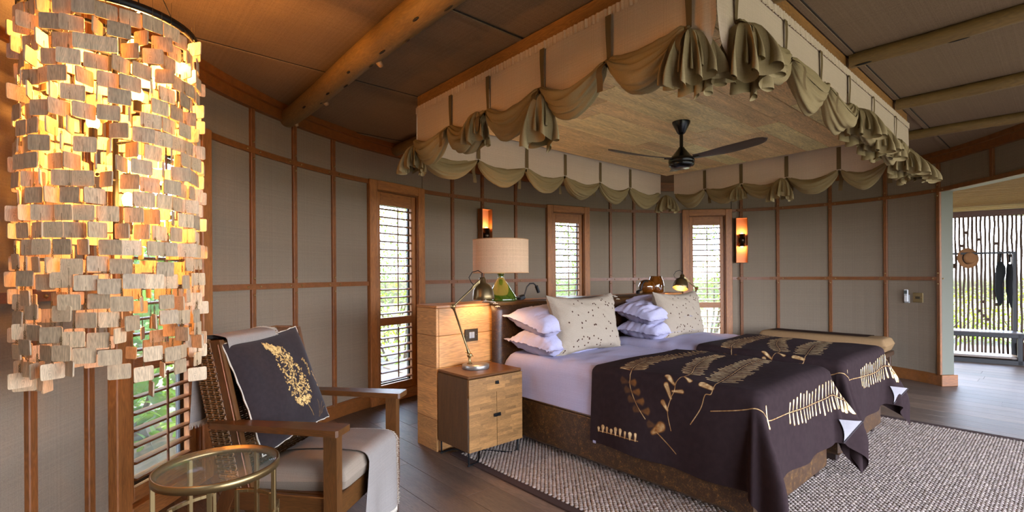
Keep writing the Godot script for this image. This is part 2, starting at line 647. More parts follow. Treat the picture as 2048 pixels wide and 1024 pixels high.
func build_materials():
	build_textures()
	build_prints()
	cloth("wall_fabric", Color(0.56, 0.497, 0.418), 3.0)
	cloth("ceiling_fabric", Color(0.53, 0.44, 0.355), 2.0)
	cloth("canvas", Color(0.86, 0.77, 0.68), 5.0)
	cloth("khaki", Color(0.61, 0.535, 0.39), 6.0)
	mats.canvas.backlight_enabled = true
	mats.canvas.backlight = Color(0.25, 0.21, 0.15)
	cloth("strap", Color(0.47, 0.39, 0.27), 8.0)
	cloth("sheet", Color(0.725, 0.705, 0.795), 6.0)
	cloth("seat_linen", Color(0.62, 0.55, 0.47), 7.0)
	cloth("throw_grey", Color(0.61, 0.57, 0.53), 5.0)
	cloth("fringe", Color(0.84, 0.79, 0.71), 9.0)
	cloth("underside", Color(0.62, 0.59, 0.585), 6.0)
	cloth("tan_cushion", Color(0.60, 0.475, 0.33), 6.0)
	mats.copper = plain(Color(0.86, 0.60, 0.40), 0.5, 0.15)
	mats.filament = glow(Color(1.0, 0.76, 0.42), 14.0)
	cloth("shade", Color(0.88, 0.75, 0.60), 2.2)
	mats.shade.backlight_enabled = true
	mats.shade.backlight = Color(0.6, 0.50, 0.40)
	mats.trim = wood(Color(0.53, 0.315, 0.13), 1, 0, 0.52, 4.0)
	mats.trim_x = wood(Color(0.53, 0.315, 0.13), 0, 0, 0.42, 4.0)
	mats.trim_z = wood(Color(0.53, 0.315, 0.13), 2, 0, 0.42, 4.0)
	mats.casing = wood(Color(0.68, 0.43, 0.205), 1, 2, 0.5, 4.0)
	mats.casing_x = wood(Color(0.68, 0.43, 0.205), 0, 2, 0.5, 4.0)
	mats.oak = wood(Color(0.80, 0.56, 0.31), 0, 1, 0.5, 3.0)
	mats.brass = plain(Color(0.60, 0.50, 0.33), 0.35, 0.9)
	mats.old_brass = plain(Color(0.47, 0.40, 0.27), 0.35, 0.9)
	mats.steel = plain(Color(0.62, 0.62, 0.62), 0.3, 0.9)
	mats.black = plain(Color(0.035, 0.035, 0.035), 0.5, 0.3)
	mats.black_gloss = plain(Color(0.03, 0.03, 0.03), 0.25, 0.2)
	mats.white_plastic = plain(Color(0.8, 0.8, 0.79), 0.4)
	mats.core = plain(Color(0.35, 0.33, 0.30), 0.9)
	mats.leather = tri_mat(Color(1, 1, 1), 0.38, "leather", Vector3(3.2, 3.2, 3.2))
	mats.leather_dark = tri_mat(Color(0.85, 0.80, 0.76), 0.38, "leather", Vector3(3.2, 3.2, 3.2))
	var g := plain(Color(0.85, 0.93, 0.90, 0.10), 0.02)
	g.transparency = BaseMaterial3D.TRANSPARENCY_ALPHA
	mats.pane = g


# ---------------------------------------------------------------- room shell
# plan of the round wall (x, depth in front of the camera)
var plan := [Vector2(-1.2, 0.0), Vector2(-1.62, 0.62), Vector2(-1.87, 1.35), Vector2(-1.967, 1.979), Vector2(-2.007, 2.300), Vector2(-2.017, 2.432), Vector2(-1.999, 3.188), Vector2(-1.926, 3.612), Vector2(-1.803, 4.037), Vector2(-1.632, 4.450), Vector2(-1.429, 4.826), Vector2(-0.995, 5.432), Vector2(-0.703, 5.756), Vector2(-0.368, 6.076), Vector2(0.049, 6.415), Vector2(0.470, 6.702), Vector2(1.103, 7.037), Vector2(1.448, 7.171), Vector2(1.823, 7.278), Vector2(2.206, 7.345), Vector2(2.571, 7.367), Vector2(3.280, 7.282), Vector2(3.412, 7.245), Vector2(3.852, 7.057), Vector2(4.360, 6.671), Vector2(4.720, 6.151), Vector2(4.885, 5.570), Vector2(4.842, 4.900), Vector2(4.76, 4.3), Vector2(4.72, 3.6), Vector2(4.62, 2.6), Vector2(4.2, 1.2), Vector2(3.4, 0.1), Vector2(2.3, -0.55), Vector2(1.1, -0.75), Vector2(0.0, -0.65), Vector2(-0.75, -0.4)]
const SUB := 5
const RAIL_TOP := 2.234
const RAIL_MID := 1.2237
const RING_LOW := 2.54
const RING_TOP := 2.645
const CEIL := 2.66
var line := []
var lnrm := []


func build_line():
	var n := plan.size()
	for i in n:
		for k in SUB:
			line.append(plan[i].cubic_interpolate(plan[(i + 1) % n], plan[(i + n - 1) % n], plan[(i + 2) % n], float(k) / SUB))
	var m := line.size()
	for i in m:
		var d: Vector2 = (line[(i + 1) % m] - line[(i + m - 1) % m]).normalized()
		lnrm.append(Vector2(d.y, -d.x))   # towards the room


func arc(g: Geo, i0: int, i1: int, y0: float, y1: float, o0: float, o1: float, trim0 := 0.0, trim1 := 0.0):
	var pts := []
	var nr := []
	for i in range(i0 * SUB, i1 * SUB + 1):
		pts.append(line[i % line.size()])
		nr.append(lnrm[i % line.size()])
	var k := pts.size() - 1
	if trim0 > 0:
		pts[0] = pts[0] + (pts[1] - pts[0]).normalized() * trim0
	if trim1 > 0:
		pts[k] = pts[k] + (pts[k - 1] - pts[k]).normalized() * trim1
	g.strip(pts, nr, y0, y1, o0, o1)


func panel(wall: Node, i0: int, i1: int, y0: float, y1: float):
	var g := Geo.new()
	arc(g, i0, i1, y0 + 0.004, y1 - 0.004, -0.02, 0.0, 0.004, 0.004)
	part("fabric_panel", g, mats.wall_fabric, wall)


func batten_post(wall: Node, i: int, y0: float, y1: float):
	var g := Geo.new()
	var p: Vector2 = line[i * SUB]
	var n: Vector2 = lnrm[i * SUB]
	var c := p + n * 0.006
	g.box(Vector3.ZERO, Vector3(0.042, y1 - y0, 0.03), 0.004)
	var o := part("batten", g, mats.trim, wall, Vector3(c.x, (y0 + y1) * 0.5, -c.y))
	o.rotation.y = atan2(n.x, -n.y)


func rail(wall: Node, i0: int, i1: int, y: float, h := 0.042):
	var g := Geo.new()
	arc(g, i0, i1, y - h / 2, y + h / 2, -0.005, 0.022)
	part("batten_rail", g, mats.trim_x, wall)


func studs(wall: Node, list: Array):
	var g := Geo.new()
	for i in list:
		var p: Vector2 = line[i * SUB]
		var n: Vector2 = lnrm[i * SUB]
		var side := Vector2(n.y, -n.x)
		for y in [RAIL_MID, RAIL_TOP]:
			for o in [Vector2(0.062, 0), Vector2(-0.062, 0), Vector2(0, 0.062), Vector2(0, -0.062)]:
				var q: Vector2 = p + n * 0.023 + side * o.x
				g.ball(Vector3(q.x, y + o.y, -q.y), Vector3(0.009, 0.009, 0.009), 8, 5)
	stuff(part("brass_studs", g, mats.brass, wall))


func baseboard(called: String, i0: int, i1: int):
	var o := structure(called)
	var g := Geo.new()
	arc(g, i0, i1, 0.0, 0.115, -0.01, 0.022)
	part("board", g, mats.trim_x, o)
	var g2 := Geo.new()
	arc(g2, i0, i1, 0.115, 0.128, -0.01, 0.014)
	part("cap", g2, mats.trim_x, o)


func wall_part(called: String, i0: int, i1: int, wins: Array, posts: Array):
	var wall := structure(called)
	var core := Geo.new()
	var out_m: Material = mats.core
	var i := i0
	while i < i1:
		if i in wins:
			arc(core, i, i + 1, RAIL_TOP, CEIL, -0.16, -0.02)
			arc(core, i, i + 1, -0.3, 0.03, -0.16, -0.02)
		else:
			arc(core, i, i + 1, -0.3, CEIL, -0.16, -0.02)
		i += 1
	part("wall_core", core, out_m, wall)
	# edges between which the fabric is stretched
	var stops := [i0]
	for k in range(i0 + 1, i1):
		if k in posts or k in wins or (k - 1) in wins:
			stops.append(k)
	stops.append(i1)
	for k in stops.size() - 1:
		var a: int = stops[k]
		var b: int = stops[k + 1]
		if a in wins:
			continue
		panel(wall, a, b, 0.02, RAIL_MID)
		panel(wall, a, b, RAIL_MID, RAIL_TOP)
		rail(wall, a, b, RAIL_MID)
		rail(wall, a, b, RAIL_TOP)
	var tops := [i0]
	for k in range(i0 + 1, i1):
		if k in posts:
			tops.append(k)
	tops.append(i1)
	for k in tops.size() - 1:
		panel(wall, tops[k], tops[k + 1], RAIL_TOP, RING_LOW + 0.02)
	for k in posts:
		batten_post(wall, k, 0.02, RING_LOW + 0.02)
	studs(wall, posts)


func build_shell():
	build_line()
	# floor of brown oak planks that run along the beds
	var fl := structure("floor")
	var slab := Geo.new()
	slab.box(Vector3(2.6, -0.15, -3.6), Vector3(13.5, 0.26, 12.0))
	part("floor_base", slab, mats.core, fl)
	var shapes := []
	for ln in [1.2, 1.7, 2.2]:
		var g := Geo.new()
		g.box(Vector3(0, -0.011, 0), Vector3(0.2155, 0.022, ln - 0.0015), 0.0015)
		shapes.append(g.mesh())
	var lens := [1.2, 1.7, 2.2]
	var tones := []
	for k in 7:
		var v := 0.86 + 0.05 * k
		var m := wood(Color(0.42 * v, 0.335 * v, 0.27 * v), 2, k, 0.44, 3.2)
		tones.append(m)
	for r in 62:
		var t := -3.4 + r * 0.2165
		var s := -4.4 + rng.randf() * 1.2 - 1.2
		while s < 5.6:
			var k := rng.randi() % 3
			var c := bw(t, s + lens[k] * 0.5)
			s += lens[k]
			var d := Vector2(c.x, -c.z)
			if Vector2(d.x - 2.2, d.y - 3.2).length() > 5.4 and not (d.x > 4.5 and d.x < 9.4 and d.y > 3.0 and d.y < 9.5):
				continue
			part("plank", shapes[k], tones[rng.randi() % 7], fl, c, Vector3(0, YAW, 0))
	# the round wall in pieces
	wall_part("wall_left", 2, 11, [5, 10], [2, 3, 4, 7, 8, 9])
	wall_part("wall_back", 11, 21, [15, 20], [12, 13, 14, 17, 18, 19])
	wall_part("wall_right", 21, 26, [], [22, 23, 24, 25, 26])
	baseboard("baseboard_left", 2, 5)
	baseboard("baseboard_left_far", 6, 10)
	baseboard("baseboard_back", 11, 15)
	baseboard("baseboard_back_middle", 16, 20)
	baseboard("baseboard_right", 21, 26)
	# end of the right wall beside the opening: pale plastered reveal with its own skirting
	var n26: Vector2 = lnrm[26 * SUB]
	var al := Vector2(-n26.y, n26.x)
	var p26: Vector2 = plan[26]
	if al.dot(plan[27] - p26) < 0:
		al = -al
	var jam := structure("door_1")
	var jc := p26 + al * 0.012 - n26 * 0.075
	var g2 := Geo.new()
	g2.box(Vector3.ZERO, Vector3(0.15, RAIL_TOP + 0.02, 0.02), 0.003)
	var jo := part("jamb_reveal", g2, plain(Color(0.38, 0.375, 0.32), 0.8), jam, pv(jc, (RAIL_TOP + 0.02) * 0.5))
	jo.rotation.y = atan2(al.x, -al.y)
	var g3 := Geo.new()
	g3.box(Vector3.ZERO, Vector3(0.20, 0.128, 0.05), 0.004)
	var bo := part("jamb_skirting", g3, mats.trim_x, jam, pv(jc + al * 0.008, 0.064))
	bo.rotation.y = atan2(al.x, -al.y)
	# lintel over the opening to the porch
	var lin := structure("wall_lintel")
	var cg := Geo.new()
	arc(cg, 26, 29, RAIL_TOP + 0.02, CEIL, -0.16, -0.02)
	part("wall_core", cg, mats.core, lin)
	panel(lin, 26, 27, RAIL_TOP, RING_LOW + 0.02)
	panel(lin, 27, 29, RAIL_TOP, RING_LOW + 0.02)
	var lg := Geo.new()
	arc(lg, 26, 29, RAIL_TOP - 0.022, RAIL_TOP + 0.024, -0.02, 0.022)
	part("batten_rail", lg, mats.trim_x, lin)
	var lg2 := Geo.new()
	arc(lg2, 26, 29, RAIL_TOP - 0.016, RAIL_TOP + 0.02, -0.16, -0.021)
	part("soffit_board", lg2, plain(Color(0.62, 0.60, 0.55), 0.8), lin)
	batten_post(lin, 27, RAIL_TOP, RING_LOW + 0.02)
	batten_post(lin, 29, 0.0, RING_LOW + 0.02)
	# front of the room (behind the camera): low-set header over open glazed doors, and a solid stretch on the left
	var fr := structure("wall_front")
	var fg := Geo.new()
	arc(fg, 29, 34, 2.36, CEIL, -0.16, 0.0)
	arc(fg, 34, 37, -0.3, CEIL, -0.16, 0.0)
	part("header", fg, mats.wall_fabric, fr)
	var fg2 := Geo.new()
	arc(fg2, 0, 2, -0.3, CEIL, -0.16, 0.0)
	part("solid_stretch", fg2, mats.wall_fabric, fr)
	for k in [30, 31, 32, 33, 34]:
		batten_post(fr, k, 0.0, 2.3)
	# ring beam round the top of the wall
	var ring := structure("trim_1", "orange-brown timber ring beam round the top of the wall")
	for seg in [[0, 8], [8, 14], [14, 21], [21, 26], [26, 31], [31, 37]]:
		var rg := Geo.new()
		arc(rg, seg[0], seg[1], RING_LOW, RING_TOP, -0.01, 0.045)
		part("beam_segment", rg, mats.trim_x, ring)
		var rg2 := Geo.new()
		arc(rg2, seg[0], seg[1], RING_TOP - 0.03, CEIL + 0.02, -0.01, 0.075)
		part("cove_strip", rg2, mats.trim_x, ring)
	window("window_1", 5, -0.06)
	window("window_2", 10, 0.12)
	window("window_3", 15, 0.14)
	window("window_4", 20, 0.14)


# a tall casement with two louvred shutters, between two points of the plan
func window(called: String, i: int, tilt: float):
	var a: Vector2 = plan[i]
	var b: Vector2 = plan[i + 1]
	var w := a.distance_to(b)
	var o := structure(called)
	var mid := (a + b) * 0.5
	o.position = Vector3(mid.x, 0, -mid.y)
	var d := (b - a).normalized()
	o.rotation.y = atan2(d.y, d.x)       # local x runs along the wall, local z into the room
	var top := RAIL_TOP + 0.025
	var cw := 0.095
	for sx in [-1, 1]:
		var f := Geo.new()
		f.box(Vector3(sx * (w / 2 - cw / 2), top / 2, -0.05), Vector3(cw, top, 0.19), 0.005)
		part("casing", f, mats.casing, o)
	var f2 := Geo.new()
	f2.box(Vector3(0, top - cw / 2, -0.05), Vector3(w - 2 * cw, cw, 0.19), 0.004)
	part("head_casing", f2, mats.casing_x, o)
	var f3 := Geo.new()
	f3.box(Vector3(0, 0.05, -0.05), Vector3(w - 2 * cw, 0.10, 0.19), 0.004)
	part("sill", f3, mats.casing_x, o)
	# shutter frame, set back
	var iw := w - 2 * cw
	var stile := 0.068
	var z := -0.02
	for sx in [-1, 1]:
		var sh := Geo.new()
		sh.box(Vector3(sx * (iw / 2 - stile / 2), (0.10 + top - cw) / 2, z), Vector3(stile, top - cw - 0.10, 0.035), 0.004)
		part("shutter_stile", sh, mats.casing, o)
	var ow := iw - 2 * stile
	for r in [[0.10, 0.177], [0.785, 0.866], [2.025, top - cw]]:
		var rails := Geo.new()
		rails.box(Vector3(0, (r[0] + r[1]) / 2, z), Vector3(ow, r[1] - r[0], 0.033), 0.003)
		part("shutter_rail", rails, mats.casing_x, o)
	# bead round the shutter
	var bead := Geo.new()
	for sx in [-1, 1]:
		bead.box(Vector3(sx * (iw / 2 - 0.006), (0.10 + top - cw) / 2, 0.012), Vector3(0.012, top - cw - 0.10, 0.03), 0.002)
	bead.box(Vector3(0, top - cw - 0.006, 0.012), Vector3(iw - 0.024, 0.012, 0.03), 0.002)
	part("bead", bead, mats.trim, o)
	# louvre slats
	var sl := Geo.new()
	var prof := PackedVector2Array()
	for k in 10:
		var an := TAU * k / 10
		prof.append(Vector2(cos(an) * 0.037, sin(an) * 0.009))
	sl.prism(prof, ow, Transform3D(Basis(Vector3(0, 0, 1), Vector3(0, 1, 0), Vector3(-1, 0, 0)), Vector3(ow / 2, 0, 0)))
	var slat := sl.mesh()
	for zone in [[0.177, 0.785, 7], [0.866, 2.025, 14]]:
		var step: float = (zone[1] - zone[0]) / zone[2]
		for k in zone[2]:
			var y: float = zone[0] + step * (k + 0.5)
			part("slat", slat, mats.trim_x, o, Vector3(0, y, z), Vector3(tilt + 0.02 * sin(k * 2.1), 0, 0))
		var rod := Geo.new()
		rod.box(Vector3(0, (zone[0] + zone[1]) / 2 + 0.02, z + 0.04), Vector3(0.012, zone[1] - zone[0] - 0.08, 0.010), 0.002)
		part("tilt_rod", rod, mats.trim, o)
	# outer sash and pane
	var sash := Geo.new()
	for sx in [-1, 1]:
		sash.box(Vector3(sx * (ow / 2 + 0.034), top / 2, -0.09), Vector3(0.035, top - 0.2, 0.03), 0.002)
	sash.box(Vector3(0, 2.08, -0.09), Vector3(ow, 0.10, 0.03), 0.002)
	sash.box(Vector3(0, 0.14, -0.09), Vector3(ow, 0.08, 0.03), 0.002)
	part("outer_sash", sash, plain(Color(0.09, 0.085, 0.08), 0.5), o)
	var pane := Geo.new()
	pane.box(Vector3(0, 1.105, -0.09), Vector3(ow + 0.03, 1.85, 0.004))
	part("pane", pane, mats.pane, o)


func log_shape(a: Vector3, b: Vector3, r0: float, r1: float, sd: int) -> Geo:
	var g := Geo.new()
	var pts := []
	var rad := []
	var n := noise(FastNoiseLite.TYPE_SIMPLEX_SMOOTH, 0.9, sd, 2)
	for i in 15:
		var f := i / 14.0
		pts.append(a.lerp(b, f) + Vector3(n.get_noise_1d(f * 3.0), n.get_noise_1d(f * 3.0 + 40.0), 0) * 0.012)
		rad.append(lerpf(r0, r1, f) * (1.0 + 0.05 * n.get_noise_1d(f * 8.0 + 90.0)))
	g.tube(pts, rad, 18)
	return g


func rafter(called: String, t: float, s0: float, s1: float, r0: float, r1: float, label: String, knots: Array, cracks: Array):
	# built with its length along local z so that the grain follows the pole
	var o := thing(called, label, "rafter", bw(t, s0, CEIL + 0.004 - maxf(r0, r1)), YAW, "round timber rafters under the fabric ceiling")
	var ln := s1 - s0
	part("pole", log_shape(Vector3.ZERO, Vector3(0, 0, ln), r0, r1, int(t * 100)), mats.rafter, o)
	for k in knots:
		var r := lerpf(r0, r1, k.x / ln)
		var g := Geo.new()
		g.lathe([Vector2(0, 0.028), Vector2(0.009, 0.027), Vector2(0.0145, 0.021), Vector2(0.017, 0.008), Vector2(0.020, -0.015)].map(func(q): return Vector2(q.x, q.y)), 10)
		var dir := Vector3(sin(k.y), -cos(k.y), 0)
		var m := part("dowel_peg", g, mats.peg, o, Vector3(0, 0, k.x) + dir * r * 0.96)
		m.basis = Basis(Quaternion(Vector3.UP, dir))
	for k in cracks:
		var r := lerpf(r0, r1, k.x / ln)
		var g := Geo.new()
		g.ball(Vector3.ZERO, Vector3(0.007, 0.004, 0.016 + 0.02 * k.z), 8, 4)
		var dir := Vector3(sin(k.y), -cos(k.y), 0)
		var m := part("knot_hole", g, mats.knot, o, Vector3(0, 0, k.x) + dir * r * 0.995)
		m.basis = Basis(Quaternion(Vector3.UP, dir))


func build_ceiling():
	mats.rafter = wood(Color(0.52, 0.40, 0.22), 2, 1, 0.6, 3.0)
	mats.peg = wood(Color(0.66, 0.52, 0.36), 1, 0, 0.5, 9.0)
	mats.seam = plain(Color(0.15, 0.115, 0.085), 0.9)
	mats.knot = plain(Color(0.09, 0.06, 0.035), 0.8)
	var c := structure("ceiling")
	var roof := Geo.new()
	roof.box(bw(1.8, 1.7, 2.86), Vector3(8.8, 0.16, 7.9), 0.0, rot(Vector3.UP, YAW))
	part("roof_deck", roof, mats.core, c)
	# fabric sheets laid across the rafters, each overlapping the next
	for k in 7:
		var s0 := -2.585 + k * 1.19
		var g := Geo.new()
		var sag := func(u: float, v: float) -> Vector3:
			var dd := absf(v - 0.5) * 2.0
			return Vector3(lerpf(-2.6, 6.2, u), CEIL + 0.004 * (k % 2) + 0.006 * sin(u * 43.0 + k) * (1.0 - dd) + 0.0, lerpf(-0.595, 0.595, v))
		g.grid(sag, 60, 6, true)
		g.box(Vector3(1.8, CEIL + 0.03, 0), Vector3(8.8, 0.02, 1.2))
		part("fabric_sheet", g, mats.ceiling_fabric, c, bw(0, s0 + 0.595, 0.0), Vector3(0, YAW, 0))
		var hem := Geo.new()
		hem.box(Vector3(1.8, CEIL - 0.004, 0), Vector3(8.8, 0.005, 0.035), 0.001)
		part("sheet_hem", hem, mats.ceiling_fabric, c, bw(0, s0 + 1.19 - 0.012, 0.0), Vector3(0, YAW, 0))
		var seam := Geo.new()
		seam.box(Vector3(1.8, CEIL - 0.001, 0), Vector3(8.8, 0.005, 0.006), 0.001)
		part("sheet_seam", seam, mats.seam, c, bw(0, s0 + 1.19 + 0.012, 0.0), Vector3(0, YAW, 0))
	var kn := [Vector2(0.10, 0.5), Vector2(0.72, 0.62), Vector2(1.55, 0.7)]
	var cr := []
	for i in 16:
		cr.append(Vector3(0.12 + i * 0.2, [-0.25, 0.35, -0.6, 0.15][i % 4], 0.3 + 0.35 * (i % 3)))
	rafter("rafter", -0.70, -1.10, 3.6, 0.070, 0.082, "thick round log rafter between chandelier and canopy, dark knot holes along it", kn, cr)
	rafter("rafter", 0.50, -1.62, -0.22, 0.055, 0.06, "short round log rafter end showing behind the canopy's left corner", [Vector2(0.25, 0.5)], [])
	rafter("rafter", 0.50, 2.16, 4.2, 0.05, 0.052, "log rafter whose end just shows above the canopy's front beam at the top edge", [], [])
	rafter("rafter", 1.69, 2.16, 4.6, 0.044, 0.046, "upper of the log rafters running right from the canopy, with a peg underneath", [Vector2(0.85, 0.1)], [Vector3(0.07, -0.5, 1.5), Vector3(0.5, 0.1, 1.6), Vector3(1.5, -0.1, 1.0)])
	rafter("rafter", 2.90, 2.16, 4.3, 0.044, 0.046, "log rafter meeting the canopy's right beam, second from the top right corner", [Vector2(1.0, 0.2)], [Vector3(0.4, 0.2, 1.0), Vector3(1.2, 0.1, 1.2)])
	rafter("rafter", 4.09, 0.2, 3.2, 0.046, 0.046, "lowest log rafter at right, passing just beyond the canopy corner above the wall", [], [Vector3(2.4, 0.2, 1.0), Vector3(2.8, 0.1, 1.2)])
	rafter("rafter", 5.29, 0.1, 1.9, 0.05, 0.05, "log rafter end resting on the ring beam above the end of the right wall", [], [])
	rafter("rafter", -1.90, 0.02, 2.5, 0.06, 0.065, "log rafter high behind the wooden tile chandelier", [], [])


# ---------------------------------------------------------------- outside
func leaf_mesh(l: float, w: float) -> ArrayMesh:
	var g := Geo.new()
	var f := func(u: float, v: float) -> Vector3:
		var x := (u - 0.5) * w * sin(PI * clampf(v * 0.92 + 0.05, 0, 1))
		return Vector3(x, 0.25 * absf(x) - 0.35 * l * v * v * 0.5, l * v)
	g.grid(f, 2, 4)
	return g.mesh()


func shrub(called: String, label: String, cat: String, at: Vector3, h: float, rad: Vector3, n: int, leaf: ArrayMesh, m: Material, trunk := true):
	var o := thing(called, label, cat, at, 0.0, "garden growth outside the windows")
	if trunk:
		var g := Geo.new()
		for k in 5:
			var an := TAU * k / 5.0 + rng.randf()
			var e := Vector3(cos(an) * rad.x * 0.6, h + rad.y * 0.2, sin(an) * rad.z * 0.6)
			g.tube([Vector3(0.05 * cos(an), 0, 0.05 * sin(an)), e * 0.4 + Vector3(rng.randf_range(-0.1, 0.1), 0.1, 0), e], [0.03, 0.022, 0.008], 6)
		part("stem", g, mats.bark, o)
	var mm := MultiMesh.new()
	mm.transform_format = MultiMesh.TRANSFORM_3D
	mm.use_colors = true
	mm.mesh = leaf
	mm.instance_count = n
	for i in n:
		var v := Vector3(rng.randfn(), rng.randfn(), rng.randfn()).normalized() * pow(rng.randf(), 0.45)
		var b := Basis.from_euler(Vector3(rng.randf_range(-0.9, 0.9), rng.randf() * TAU, rng.randf_range(-0.6, 0.6))).scaled(Vector3.ONE * rng.randf_range(0.6, 1.25))
		mm.set_instance_transform(i, Transform3D(b, Vector3(0, h, 0) + v * rad))
		var c := rng.randf_range(0.55, 1.15)
		mm.set_instance_color(i, Color(c * rng.randf_range(0.85, 1.15), c, c * 0.9))
	var mi := MultiMeshInstance3D.new()
	mi.name = "foliage"
	mi.multimesh = mm
	mi.material_override = m
	o.add_child(mi, true)
	stuff(mi)


func build_outside():
	mats.bark = plain(Color(0.36, 0.30, 0.22), 0.9)
	var lm := plain(Color(0.52, 0.66, 0.27), 0.5)
	lm.vertex_color_use_as_albedo = true
	lm.backlight_enabled = true
	lm.backlight = Color(0.75, 0.9, 0.3)
	mats.leaf = lm
	var l2: StandardMaterial3D = lm.duplicate()
	l2.albedo_color = Color(0.62, 0.68, 0.24)
	mats.leaf_dry = l2
	var gr := structure("ground")
	var g := Geo.new()
	var und := noise(FastNoiseLite.TYPE_SIMPLEX_SMOOTH, 0.08, 4, 3)
	var hill := func(u: float, v: float) -> Vector3:
		var x := lerpf(-30, 34, u)
		var z := lerpf(-34, 16, v)
		var far := smoothstep(7.0, 14.0, Vector2(x - 2.2, z + 3.3).length())
		return Vector3(x, -0.62 + 0.35 * und.get_noise_2d(x, z) * far, z)
	g.grid(hill, 40, 32, true)
	var gm := tri_mat(Color(0.56, 0.53, 0.36), 0.95, "mottle", Vector3(0.4, 0.4, 0.4))
	part("earth", g, gm, gr)
	var big := leaf_mesh(0.13, 0.075)
	var small := leaf_mesh(0.075, 0.035)
	var fine := leaf_mesh(0.05, 0.018)
	shrub("shrub", "broad-leaved green bush close outside the window behind the chandelier", "bush", Vector3(-3.35, -0.6, -3.9), 1.3, Vector3(0.8, 1.15, 1.2), 2900, big, mats.leaf)
	shrub("shrub", "green bush outside the shutters, seen between the chandelier window's upper slats", "bush", Vector3(-4.9, -0.6, -6.2), 2.0, Vector3(1.3, 1.3, 1.5), 2600, big, mats.leaf)
	shrub("shrub", "pale twiggy bush outside the lower shutters of the window beside the wooden headboard wall", "bush", Vector3(-1.85, -0.6, -7.7), 1.0, Vector3(0.7, 0.9, 0.8), 900, small, mats.leaf_dry)
	shrub("shrub", "sunlit bush outside the shuttered window left of the lamp", "bush", Vector3(-2.5, -0.6, -9.8), 2.1, Vector3(1.5, 1.8, 1.2), 4200, small, mats.leaf)
	shrub("shrub", "leafy bush filling the narrow window behind the headboard", "bush", Vector3(1.15, -0.6, -9.6), 2.1, Vector3(1.1, 1.8, 0.9), 4200, small, mats.leaf)
	shrub("shrub", "bush outside the window beside the right sconce", "bush", Vector3(4.05, -0.6, -10.2), 2.1, Vector3(1.3, 1.8, 1.0), 3800, small, mats.leaf)
	shrub("shrub", "yellow-green scrub behind the middle of the stick screen", "bush", Vector3(8.9, -0.6, -10.2), 0.9, Vector3(1.7, 1.0, 1.2), 2600, fine, mats.leaf_dry)
	shrub("shrub", "yellow-green scrub behind the right edge of the stick screen", "bush", Vector3(10.4, -0.6, -8.6), 1.1, Vector3(1.3, 1.2, 1.3), 2300, fine, mats.leaf_dry)
	for q in [[Vector3(8.1, -0.6, -9.6), "yellow-green scrub close behind the left end of the stick screen"], [Vector3(9.9, -0.6, -9.4), "yellow-green scrub close behind the hanging garment on the stick screen"], [Vector3(11.0, -0.6, -7.6), "yellow-green scrub behind the basket end of the stick screen"], [Vector3(8.8, -0.6, -11.6), "yellow-green scrub seen low through the stick screen below the straw hat"]]:
		shrub("shrub", q[1], "bush", q[0], 0.8, Vector3(1.3, 0.95, 1.1), 3200, small, mats.leaf_dry)
	shrub("shrub", "low green scrub beyond the left of the stick screen", "bush", Vector3(9.8, -0.6, -12.6), 0.9, Vector3(2.2, 1.0, 1.5), 2300, small, mats.leaf)


